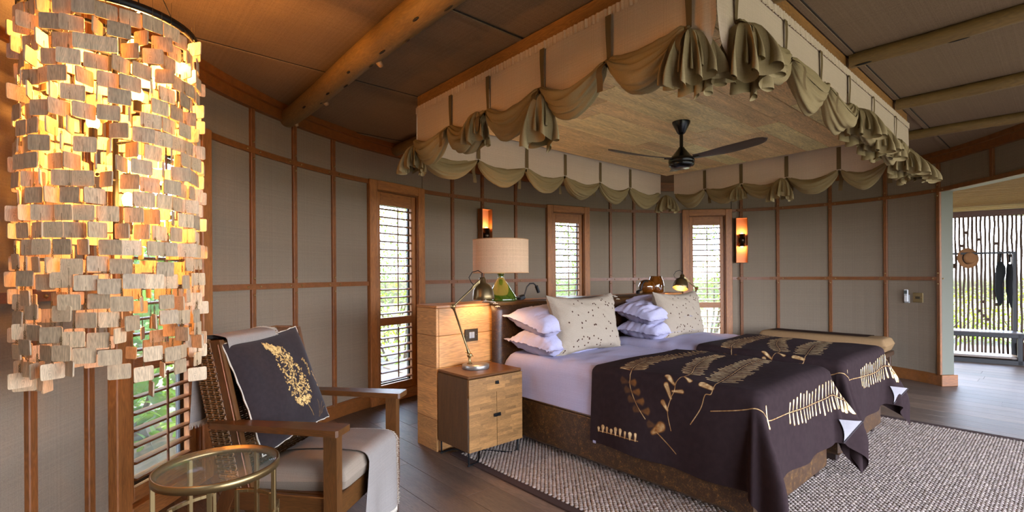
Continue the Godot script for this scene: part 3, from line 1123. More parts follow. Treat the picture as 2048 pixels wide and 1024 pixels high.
# ---------------------------------------------------------------- porch behind the opening
func build_annex():
	var a := Vector2(6.30, 7.76)
	var b := Vector2(8.30, 6.46)
	var d := (b - a).normalized()
	var ang := atan2(d.y, d.x)
	var scr := thing("stick_screen", "see-through screen of thin upright sticks with small wooden spacer blocks", "screen", pv(a, 0.0), ang)
	var ln := a.distance_to(b)
	var stick_mat := wood(Color(0.30, 0.21, 0.14), 1, 1, 0.8, 12.0)
	mats.reed = wood(Color(0.62, 0.47, 0.27), 0, 1, 0.7, 9.0)
	var shapes := []
	for v in 5:
		var g := Geo.new()
		var pts := []
		var rad := []
		for k in 12:
			pts.append(Vector3(rng.randf_range(-0.006, 0.006), k * 2.18 / 11.0, rng.randf_range(-0.006, 0.006)))
			rad.append(rng.randf_range(0.012, 0.016))
		g.tube(pts, rad, 7)
		shapes.append(g.mesh())
	var n := int(ln / 0.0475)
	for k in n:
		part("stick", shapes[rng.randi() % 5], stick_mat, scr, Vector3(k * 0.0475, 0.02, 0), Vector3(0, rng.randf() * TAU, 0))
	var bl := Geo.new()
	bl.box(Vector3.ZERO, Vector3(0.05, 0.045, 0.03), 0.006)
	var blm := bl.mesh()
	for k in 46:
		part("spacer_block", blm, stick_mat, scr, Vector3((int(rng.randf() * (n - 1)) + 0.5) * 0.0475, 0.15 + 1.9 * rng.randf(), 0.0))
	var rl := Geo.new()
	rl.box(Vector3(ln / 2, 2.165, 0.0), Vector3(ln + 0.3, 0.09, 0.09), 0.006)
	part("top_beam", rl, wood(Color(0.34, 0.19, 0.11), 0, 0, 0.5, 4.0), scr)
	var rl2 := Geo.new()
	rl2.box(Vector3(ln / 2, 0.02, 0.0), Vector3(ln + 0.2, 0.04, 0.06), 0.004)
	part("bottom_rail", rl2, stick_mat, scr)
	var pw := structure("wall_porch")
	var pwg := Geo.new()
	pwg.box(Vector3(9.3, 1.15, -4.75), Vector3(0.14, 2.3, 3.1), 0.004)
	part("plaster", pwg, plain(Color(0.50, 0.46, 0.40), 0.9), pw)
	# reed ceiling over the porch
	var ce := structure("ceiling_porch")
	var base := Geo.new()
	base.box(Vector3(7.65, 2.335, -5.0), Vector3(5.16, 0.05, 7.8))
	part("porch_deck", base, mats.core, ce)
	var rg := Geo.new()
	for k in 118:
		var off := -1.7 + k * 0.0285
		var q := Vector3(0, rng.randf_range(-0.004, 0.004), off)
		var u0 := maxf(-3.0, (5.06 - (6.75 + sin(ang) * off)) / cos(ang))
		rg.tube([q + Vector3(u0, 0, 0), q + Vector3(lerpf(u0, 3.0, 0.35), rng.randf_range(-0.003, 0.003), 0), q + Vector3(lerpf(u0, 3.0, 0.65), 0, rng.randf_range(-0.004, 0.004)), q + Vector3(3.0, 0, 0)], rng.randf_range(0.012, 0.0155), 6)
	stuff(part("reeds", rg, mats.reed, ce, Vector3(6.75, 2.285, -6.1), Vector3(0, ang, 0)))
	# bench in the porch with a hanging rail above its end
	var bo := thing("porch_bench", "dark metal-framed bench with two slatted levels and a tall hanging rail against the stick screen", "bench", pv(Vector2(6.356, 7.433), 0.0), atan2(-0.412, 0.572))
	var bm := plain(Color(0.085, 0.075, 0.07), 0.45, 0.4)
	for x in [0.0, 0.94]:
		for lz in [0.18, -0.16]:
			var f := Geo.new()
			f.bar(Vector3(x, 0, lz), Vector3(x, 0.43, lz), 0.05, 0.05, 0.004)
			part("leg", f, bm, bo)
	var f1 := Geo.new()
	f1.box(Vector3(0.47, 0.425, 0.0), Vector3(1.02, 0.035, 0.40), 0.006)
	part("seat", f1, plain(Color(0.30, 0.26, 0.23), 0.35), bo)
	var f1b := Geo.new()
	f1b.box(Vector3(0.47, 0.40, 0.19), Vector3(1.02, 0.06, 0.03), 0.006)
	f1b.box(Vector3(0.47, 0.03, 0.19), Vector3(1.02, 0.07, 0.03), 0.006)
	part("apron", f1b, bm, bo)
	var f2 := Geo.new()
	f2.box(Vector3(0.47, 0.09, 0.0), Vector3(0.98, 0.03, 0.36), 0.005)
	part("lower_shelf", f2, plain(Color(0.42, 0.36, 0.31), 0.4), bo)
	var f3 := Geo.new()
	f3.bar(Vector3(0.94, 0.42, -0.10), Vector3(0.94, 1.585, -0.10), 0.035, 0.035, 0.003)
	f3.bar(Vector3(-0.2, 1.57, -0.10), Vector3(0.96, 1.57, -0.10), 0.03, 0.03, 0.003)
	f3.bar(Vector3(-0.2, 0.42, -0.10), Vector3(-0.2, 1.57, -0.10), 0.035, 0.035, 0.003)
	part("hanging_rail", f3, bm, bo)
	# straw hat on the rail
	var hat := thing("straw_hat", "round tan straw hat hanging on the dark rail by the stick screen", "hat", pv(Vector2(6.80, 7.28), 1.50), -0.08)
	var hg := Geo.new()
	var tilt := Transform3D(rot(Vector3.RIGHT, 1.5), Vector3.ZERO)
	hg.lathe([Vector2(0.05, 0.0), Vector2(0.11, -0.004), Vector2(0.150, 0.006), Vector2(0.152, 0.012), Vector2(0.11, 0.004), Vector2(0.078, 0.008)], 28, tilt)
	part("brim", hg, cloth("straw", Color(0.54, 0.38, 0.25), 20.0), hat)
	var hc := Geo.new()
	hc.lathe([Vector2(0.078, 0.0), Vector2(0.074, 0.06), Vector2(0.060, 0.085), Vector2(0.03, 0.078), Vector2(0.0, 0.068)], 24, Transform3D(rot(Vector3.RIGHT, 1.5).scaled(Vector3(0.95, 1.12, 1)), Vector3.ZERO))
	part("crown", hc, mats.straw, hat)
	var hb := Geo.new()
	hb.lathe([Vector2(0.081, 0.004), Vector2(0.079, 0.026)], 24, Transform3D(rot(Vector3.RIGHT, 1.5).scaled(Vector3(0.95, 1.12, 1)), Vector3.ZERO))
	part("band", hb, plain(Color(0.10, 0.07, 0.05), 0.8), hat)
	# a dark two-legged garment hung from the rail
	var ga := thing("dark_garment", "black two-legged garment hanging from the porch rail", "clothing", pv(Vector2(7.20, 7.12), 0.0), atan2(-0.412, 0.572))
	var gg := Geo.new()
	for sx in [-1, 1]:
		var pts := []
		var rad := []
		for k in 9:
			var v := k / 8.0
			pts.append(Vector3(sx * (0.052 + 0.012 * v) + 0.01 * sin(v * 9.0), 1.44 - v * 0.64 - (0.03 if sx > 0 else 0.0), 0.01 * sin(v * 7.0 + sx)))
			rad.append([0.03, 0.052, 0.055, 0.05, 0.04, 0.046, 0.044, 0.036, 0.014][k])
		gg.tube(pts, rad, 12)
	part("leg_cloth", gg, plain(Color(0.03, 0.03, 0.03), 0.9), ga)
	var gs := Geo.new()
	for sx in [-1, 1]:
		gs.tube([Vector3(sx * 0.05, 1.43, 0), Vector3(sx * 0.05, 1.57, 0.02), Vector3(sx * 0.05, 1.59, 0)], 0.01, 8)
	part("hanging_loop", gs, plain(Color(0.03, 0.03, 0.03), 0.9), ga)
	# basket at the right edge
	var bk := thing("basket", "brown woven basket with a hoop handle on the porch floor at the bench's end", "basket", pv(Vector2(7.33, 6.86), 0.0))
	var bg := Geo.new()
	bg.lathe([Vector2(0.0, 0.01), Vector2(0.13, 0.0), Vector2(0.14, 0.02), Vector2(0.165, 0.14), Vector2(0.17, 0.27), Vector2(0.16, 0.275), Vector2(0.15, 0.14), Vector2(0.12, 0.03), Vector2(0.0, 0.03)], 28)
	part("body", bg, tri_mat(Color(0.30, 0.18, 0.10), 0.8, "linen", Vector3(18, 18, 18), "linenn", 1.0), bk)
	var bh := Geo.new()
	var hp := []
	for k in 13:
		var an := PI * k / 12.0
		hp.append(Vector3(cos(an) * 0.165, 0.26 + sin(an) * 0.18, 0))
	bh.tube(hp, 0.012, 8)
	part("handle", bh, plain(Color(0.25, 0.15, 0.09), 0.8), bk)


# ---------------------------------------------------------------- headboard wall and headboard
const HB := 1.0775


func build_partition():
	var o := structure("wall_partition", "waist-high oak boarded partition behind the two beds")
	o.position = bw(0, 0)
	o.rotation.y = YAW
	var core := Geo.new()
	core.box(Vector3(1.715, 0.53, -0.14), Vector3(3.38, 1.05, 0.235))
	part("partition_core", core, mats.core, o)
	var rows := [[0.0, 0.245], [0.245, 0.50], [0.50, 0.625], [0.625, 0.855], [0.855, 1.052]]
	rows = [[0.0, 0.235], [0.235, 0.615], [0.615, 0.85], [0.85, 1.055]]
	for i in rows.size():
		var y0: float = rows[i][0] + 0.0015
		var y1: float = rows[i][1] - 0.0015
		var v := 0.94 + 0.06 * float((i * 2) % 3)
		# end boards
		var g := Geo.new()
		g.box(Vector3(0.011, (y0 + y1) / 2, -0.14), Vector3(0.022, y1 - y0, 0.278), 0.002)
		part("end_board", g, wood(Color(0.82 * v, 0.58 * v, 0.33 * v), 2, i + 1, 0.5, 2.6), o)
		g = Geo.new()
		g.box(Vector3(3.419, (y0 + y1) / 2, -0.14), Vector3(0.022, y1 - y0, 0.278), 0.002)
		part("end_board", g, wood(Color(0.82 * v, 0.58 * v, 0.33 * v), 2, i + 3, 0.5, 2.6), o)
		# face boards, front and back
		for zz in [-0.012, -0.268]:
			var x := 0.023
			for ln in [1.35 + 0.3 * (i % 2), 1.5 - 0.4 * (i % 2), 3.0]:
				var x1: float = min(x + ln, 3.407)
				if x1 - x < 0.05:
					continue
				g = Geo.new()
				g.box(Vector3((x + x1) / 2, (y0 + y1) / 2, zz), Vector3(x1 - x - 0.002, y1 - y0, 0.022), 0.002)
				part("face_board", g, wood(Color(0.84 * v, 0.60 * v, 0.34 * v), 0, i * 3 + int(x * 2), 0.5, 2.6), o)
				x = x1
	var top := Geo.new()
	top.box(Vector3(1.715, 1.066, -0.14), Vector3(3.434, 0.022, 0.284), 0.004)
	part("ledge", top, wood(Color(0.74, 0.49, 0.26), 0, 4, 0.4, 2.6), o)
	# power outlet plate
	var pl := thing("power_outlet", "bronze outlet plate with paired grey sockets on the oak partition above the nightstand", "outlet", bw(0.315, 0.004, 0.835), YAW)
	var pg := Geo.new()
	pg.box(Vector3.ZERO, Vector3(0.125, 0.095, 0.008), 0.002)
	part("plate", pg, plain(Color(0.24, 0.19, 0.13), 0.4, 0.7), pl)
	for sx in [-0.012, 0.014]:
		var sg := Geo.new()
		sg.box(Vector3(sx, 0, 0.005), Vector3(0.024, 0.048, 0.006), 0.002)
		for hy in [-0.012, 0.012]:
			sg.box(Vector3(sx - 0.004, hy, 0.008), Vector3(0.003, 0.008, 0.002))
			sg.box(Vector3(sx + 0.004, hy, 0.008), Vector3(0.003, 0.008, 0.002))
		part("socket", sg, plain(Color(0.55, 0.56, 0.57), 0.4), pl)
	for sx in [-0.045, 0.045]:
		var sc := Geo.new()
		sc.ball(Vector3(sx, 0, 0.004), Vector3(0.004, 0.004, 0.002), 8, 4)
		part("screw", sc, mats.old_brass, pl)
	# leather headboard with laced joins
	var h := thing("headboard", "long brown distressed leather headboard behind both beds, laced with pale cord", "headboard", bw(0.496, 0.0), YAW)
	var wd := 2.55
	var body := Geo.new()
	var prof := PackedVector2Array()
	for q in [Vector2(0.002, 0.08), Vector2(0.075, 0.08), Vector2(0.085, 0.3), Vector2(0.088, 0.95), Vector2(0.082, 1.02), Vector2(0.066, 1.055), Vector2(0.04, 1.072), Vector2(0.002, 1.078)]:
		prof.append(q)
	# one padded length, rounded at its ends
	var pad := func(u: float, v: float) -> Vector3:
		var x := wd * u
		var e: float = minf(x, wd - x)
		var k := sqrt(clampf(1.0 - pow(1.0 - clampf(e / 0.05, 0, 1), 2.0), 0, 1))
		var f := v * 7.0
		var i := int(minf(f, 6.0))
		var p := prof[i].lerp(prof[i + 1], f - i)
		return Vector3(x, p.y, p.x * (0.35 + 0.65 * k) + 0.003 * sin(x * 9.0) * sin(p.y * 7.0))
	body.grid(pad, 70, 28)
	part("padding", body, mats.leather_dark, h)
	var bk := Geo.new()
	bk.box(Vector3(wd / 2, 1.072, -0.05), Vector3(wd, 0.018, 0.11), 0.006)
	part("top_flap", bk, mats.leather_dark, h)
	for x in [0.012, 0.86, 1.56]:
		var lc := Geo.new()
		for k in 7:
			var z := -0.07 + k * 0.027
			var y := 1.084 - pow(maxf(0.0, z - 0.02) / 0.085, 2.2) * 0.05
			lc.tube([Vector3(x - 0.014, y, z - 0.012), Vector3(x - 0.004, y + 0.006, z), Vector3(x + 0.014, y, z + 0.012)], 0.0035, 6)
			lc.tube([Vector3(x + 0.014, y, z - 0.012), Vector3(x, y + 0.004, z), Vector3(x - 0.014, y, z + 0.012)], 0.003, 6)
		part("cord_lacing", lc, mats.fringe, h)


# ---------------------------------------------------------------- beds
func pillow_shape(w: float, h: float, thick: float, flange: float, sd: int, wob := 1.0) -> Geo:
	# lies in x (width), z (height); soft, with a flat flange
	var g := Geo.new()
	var n := noise(FastNoiseLite.TYPE_SIMPLEX_SMOOTH, 3.2, sd, 3)
	for side in [1.0, -1.0]:
		var f := func(u: float, v: float) -> Vector3:
			var x := u * 2.0 - 1.0
			var z := v * 2.0 - 1.0
			# edges bow inwards between the corners
			var bow := 0.07 if flange > 0.0 else 0.13
			var px := x * (1.0 - bow * (1.0 - z * z) * x * x) * w / 2
			var pz := z * (1.0 - (bow + 0.03) * (1.0 - x * x) * z * z) * h / 2
			var ex := clampf((1.0 - absf(x)) / (flange + 0.0001) - 1.0, 0.0, 20.0) if flange > 0.0 else (1.0 - absf(x)) * 16.0
			var ez := clampf((1.0 - absf(z)) / (flange * w / h + 0.0001) - 1.0, 0.0, 20.0) if flange > 0.0 else (1.0 - absf(z)) * 16.0
			var fx := 1.0 - pow(1.0 - clampf(ex / 8.0, 0, 1), 2.2)
			var fz := 1.0 - pow(1.0 - clampf(ez / 8.0, 0, 1), 2.2)
			var y := thick / 2 * sqrt(maxf(0.0, fx * fz))
			var r := n.get_noise_3d(px * 1.4, pz * 4.0 * wob, side * 3.0) * 0.020 * wob * (0.3 + fx * fz)
			var droop := -0.010 * (x * x + z * z) * absf(n.get_noise_2d(px * 5.0, pz * 5.0) * 2.0)
			return Vector3(px, side * (y + 0.0035 * clampf((1.0 - maxf(absf(x), absf(z))) * 25.0, 0, 1)) + r * minf(1.0, y * 40.0) + droop, pz)
		g.grid(f, 40, 30, side < 0)
	return g


func white_pillow(label: String, at: Vector3, yaw: float, tilt: Vector3, shape: ArrayMesh):
	var o := thing("white_pillow", label, "pillow", at, YAW + yaw, "white pillows")
	part("pillowcase", shape, mats.sheet, o, Vector3.ZERO, tilt)


# a throw folded over the foot of a bed; bed frame of the thing: x across, z towards the foot
func throw_point(a: float, b: float, w: float, s1: float, top: float, sd: float) -> Vector3:
	var r := 0.045
	var p := 0.0
	var sg := 0.0
	var x0 := a
	if a < r:
		p = r - a
		sg = -1.0
		x0 = r
	elif a > w - r:
		p = a - (w - r)
		sg = 1.0
		x0 = w - r
	var q := maxf(0.0, b - (s1 - r))
	var z0 := minf(b, s1 - r)
	var rad := sqrt(p * p + q * q)
	var y := top + 0.004 * sin(a * 7.0 + b * 5.0 + sd) + 0.003 * sin(b * 17.0 + sd)
	if rad < 0.00001:
		return Vector3(a, y, b)
	var phi := atan2(q, p)
	var th := minf(rad / r, PI / 2)
	var out := r * sin(th)
	var drop := r * (1.0 - cos(th)) + maxf(0.0, rad - r * PI / 2)
	var mix2 := sin(2.0 * phi)
	var hang := smoothstep(0.0, 0.5, drop)
	# gentle folds along the sides, deep ones at the corners
	out += 0.012 * smoothstep(0.0, 0.03, drop) + hang * (0.016 + 0.014 * sin(b * 11.0 + sd) * (1.0 - mix2) * (1.0 if q == 0.0 else 0.4) + 0.012 * sin(a * 15.0 + sd * 2.0) * (1.0 if p == 0.0 else 0.0))
	out += mix2 * hang * (0.16 + 0.05 * sin(phi * 9.0 + sd))
	var dir := Vector3(sg * cos(phi), 0, sin(phi))
	var yy := y - drop * (1.0 - 0.03 * mix2)
	if yy < 0.028:
		out += (0.028 - yy) * 0.7
		yy = 0.028 + 0.006 * sin(phi * 13.0)
	return Vector3(x0, yy, z0) + dir * out


func bed(i: int, t0: float, label: String, throw_label: String):
	var o := thing("bed", label, "bed", bw(t0, 0.09), YAW, "twin beds")
	var w := 1.056
	var ln := 1.945
	var base := Geo.new()
	base.box(Vector3(w / 2, 0.213, ln / 2), Vector3(w, 0.306, ln), 0.018)
	part("base", base, mats.leather, o)
	var pipe := Geo.new()
	pipe.tube([Vector3(0.003, 0.362, 0.02), Vector3(0.003, 0.362, ln - 0.01)], 0.006, 8)
	pipe.tube([Vector3(0.01, 0.362, ln - 0.003), Vector3(w - 0.01, 0.362, ln - 0.003)], 0.006, 8)
	part("piping", pipe, mats.leather_dark, o)
	for x in [0.07, w - 0.07]:
		for z in [0.08, ln - 0.07]:
			var lg := Geo.new()
			lg.box(Vector3(x, 0.0355, z), Vector3(0.07, 0.055, 0.07), 0.004)
			part("leg", lg, wood(Color(0.16, 0.09, 0.06), 1, 0, 0.4, 5.0), o)
	var mt := Geo.new()
	var nz := noise(FastNoiseLite.TYPE_SIMPLEX_SMOOTH, 1.6, 50 + i, 3)
	var top := 0.692
	var shell := func(u: float, v: float) -> Vector3:
		# u runs round over the mattress from one lower edge to the other
		var half := 0.33 + w / 2
		var q := (u - 0.5) * 2.0 * half
		var r := 0.07
		var x := 0.0
		var y := top
		var aq := absf(q)
		var flat_w := w / 2 - r - 0.006
		if aq <= flat_w:
			x = q
		elif aq <= flat_w + r * PI / 2:
			var th := (aq - flat_w) / r
			x = signf(q) * (flat_w + r * sin(th))
			y = top - r + r * cos(th)
		else:
			x = signf(q) * (flat_w + r)
			y = maxf(0.36, top - r - (aq - flat_w - r * PI / 2))
		var n := nz.get_noise_3d(x * 2.2, y * 3.0, v * 7.0)
		var z := v * (ln - 0.01)
		var down := smoothstep(0.0, 0.12, aq - flat_w)
		return Vector3(w / 2 + x + 0.010 * n * down * signf(q), y + 0.010 * n * (1.0 - down) - (0.05 * pow(clampf(1.0 - z / 0.08, 0, 1), 2.0)), z)
	mt.grid(shell, 60, 60)
	mt.flat()
	var cap := []
	for k in 25:
		cap.append(shell.call(k / 24.0, 0.0))
	for k in 24:
		mt.out3(cap[k], cap[k + 1], Vector3(w / 2, 0.36, 0), Vector3(w / 2, 0.4, 1.0))
	part("mattress", mt, mats.sheet, o)
	# the throw
	var s_a := 0.98
	var th := thing("bed_throw", throw_label, "blanket", bw(t0, 0.0), YAW, "dark fern-print throws")
	var hem := 0.48
	var len_b := 1.52
	var g := Geo.new()
	var f := func(u: float, v: float) -> Vector3:
		var a := -hem + u * (w + 2.0 * hem)
		# the head edge lies a little askew
		var b := s_a + v * len_b + (1.0 - v) * 0.03 * sin(u * 3.0 + i)
		return throw_point(a, b, w, 2.052, 0.708, i * 1.7)
	g.grid(f, 110, 90)
	part("printed_cloth", g, mats.throw_print, th)
	# the right corner is turned up and shows the pale underside
	var fl := Geo.new()
	var fd := func(u: float, v: float) -> Vector3:
		# apex where the hem meets the corner of the bed; u runs away from it
		var p := throw_point(w - 0.05, 2.052 + 0.30, w, 2.052, 0.708, i * 1.7) + Vector3(0.0, 0.0, 0.03)
		var q0 := throw_point(w + 0.13, 2.052 + 0.30, w, 2.052, 0.708, i * 1.7) + Vector3(0.03, 0.02, 0.06)
		var q1 := throw_point(w - 0.04, 2.052 + 0.44, w, 2.052, 0.708, i * 1.7) + Vector3(0.01, 0.0, 0.045)
		return p.lerp(q0.lerp(q1, v), u) + Vector3(0.006, 0, 0.022) * sin(u * PI) * (1.0 - 0.4 * v)
	fl.grid(fd, 8, 8)
	var flp := part("turned_corner", fl, mats.underside, th)
	flp.set_meta("label", "pale underside of the turned-up corner")
	var sel := Geo.new()
	var sp := []
	for k in 9:
		sp.append(fd.call(1.0, k / 8.0))
	sel.tube(sp, 0.006, 6)
	part("corner_hem", sel, plain(Color(0.18, 0.14, 0.14), 0.9), flp)
	if i == 0:
		var lb := Geo.new()
		lb.box(throw_point(-0.475, 1.0, w, 2.052, 0.708, 0.0) + Vector3(-0.004, -0.004, 0.02), Vector3(0.003, 0.016, 0.022))
		part("care_tag", lb, mats.sheet, th)


func build_beds():
	var tp := plain(Color(1, 1, 1), 0.9)
	tp.albedo_texture = texs.throw_print
	tp.metallic_specular = 0.2
	tp.metallic_specular = 0.1
	mats.throw_print = tp
	bed(0, 0.572, "nearer twin bed with white sheet on a brown leather base, beside the nightstand", "dark brown fern-print throw over the foot of the nearer bed")
	bed(1, 1.895, "farther twin bed with white sheet on brown leather base, near the wall bench", "dark brown fern-print throw over the foot of the farther bed")
	var shape := pillow_shape(0.76, 0.50, 0.21, 0.07, 3).mesh()
	var shape2 := pillow_shape(0.76, 0.50, 0.20, 0.07, 8).mesh()
	var shape3 := pillow_shape(0.72, 0.48, 0.19, 0.07, 13, 1.5).mesh()
	white_pillow("lower white pillow at the left end of the nearer bed, with lamp light on it", bw(0.93, 0.36, 0.775), 0.02, Vector3(0.10, 0, 0.0), shape)
	white_pillow("upper white pillow at the left end of the nearer bed, leaning on the headboard", bw(0.93, 0.335, 0.935), -0.02, Vector3(0.22, 0, 0.01), shape2)
	white_pillow("lower white pillow half hidden behind the nearer dotted cushion, its right end showing", bw(1.22, 0.26, 0.79), 0.0, Vector3(0.3, 0, 0), shape3)
	white_pillow("bottom white pillow under the stack on the farther bed", bw(2.28, 0.36, 0.765), 0.03, Vector3(0.08, 0, 0.0), shape3)
	white_pillow("crumpled white pillow on top of the stack on the farther bed", bw(2.28, 0.335, 0.925), -0.03, Vector3(0.2, 0, 0.015), shape3)
	white_pillow("white pillow lying behind the farther dotted cushion, only its top edge showing", bw(2.56, 0.27, 0.95), 0.0, Vector3(0.4, 0, 0), shape2)
	var dm := plain(Color(1, 1, 1), 0.95)
	dm.albedo_texture = texs.dot_print
	dm.metallic_specular = 0.2
	mats.dot_print = dm
	var dots := pillow_shape(0.80, 0.485, 0.16, 0.0, 31, 0.8).mesh()
	for q in [[bw(1.085, 0.505, 0.905), "beige linen cushion dotted with small dark stitches, on the nearer bed", 0.0, 0.0], [bw(2.55, 0.475, 0.89), "beige linen cushion dotted with small dark stitches, on the farther bed", 0.0, 0.0]]:
		var o := thing("dotted_cushion", q[1], "cushion", q[0], YAW + q[2], "dotted linen cushions")
		part("cover", dots, dm, o, Vector3.ZERO, Vector3(1.38, 0, q[3]))


# ---------------------------------------------------------------- canopy over the beds
func swag(g: Geo, a: Vector3, b: Vector3, outw: Vector3, depth: float, fat: float, sd: float):
	var n := noise(FastNoiseLite.TYPE_SIMPLEX_SMOOTH, 0.5, int(sd * 100) + 3, 3)
	var f := func(u: float, v: float) -> Vector3:
		var k := sin(PI * u)
		var k2 := pow(k, 0.55)
		var c := a.lerp(b, u) + Vector3.DOWN * depth * pow(k, 0.8) * 0.62
		var an := TAU * v
		# folds run along the swag and meet at the ties
		var rip := 1.0 + 0.20 * sin(an * 3.0 + sd + u * 1.5) + 0.15 * absf(sin(an * 4.5 + sd * 2.0 - u * 2.0)) + 0.07 * sin(an * 13.0 + sd + u * 3.0) + 0.22 * n.get_noise_2d(v * 6.0, u * 3.0 + sd)
		var ry := (0.014 + fat * k2) * rip
		var rz := (0.014 + fat * 0.62 * k2) * rip
		return c + Vector3.UP * sin(an) * ry + outw * (cos(an) * rz + 0.01 * k)
	g.grid(f, 26, 60)


func rosette(g: Geo, at: Vector3, outw: Vector3, r: float, ln: float, sd: float, waves: int):
	# gathered cloth that flares out below its tie in deep pleats
	var side := outw.cross(Vector3.UP).normalized()
	for layer in 3:
		var f := func(u: float, v: float) -> Vector3:
			var an := TAU * u
			var fl := pow(v, 0.7)
			var wn := float(int(waves * 1.6) + layer)
			var pl := sin(an * wn + sd + layer * 1.3) * (0.34 * fl) + 0.12 * sin(an * 3.0 + sd * 3.0) * fl
			var rr := (0.012 + r * (0.35 * smoothstep(0.0, 0.15, v) + 0.65 * sin(1.75 * v)) * (1.0 - 0.30 * layer)) * (1.0 + pl)
			var tw := (PI / wn) * 0.75 * cos(an * wn + sd + layer * 1.3) * fl
			return at + (side * cos(an + tw) + outw * 0.72 * (sin(an + tw) + 0.25)) * rr + Vector3.DOWN * (ln * v * (1.0 - 0.24 * layer) * (1.0 + 0.10 * sin(an * 2.0 + sd) + 0.05 * sin(an * wn + sd + 1.6) * v) - 0.01)
		g.grid(f, waves * 22, 10)


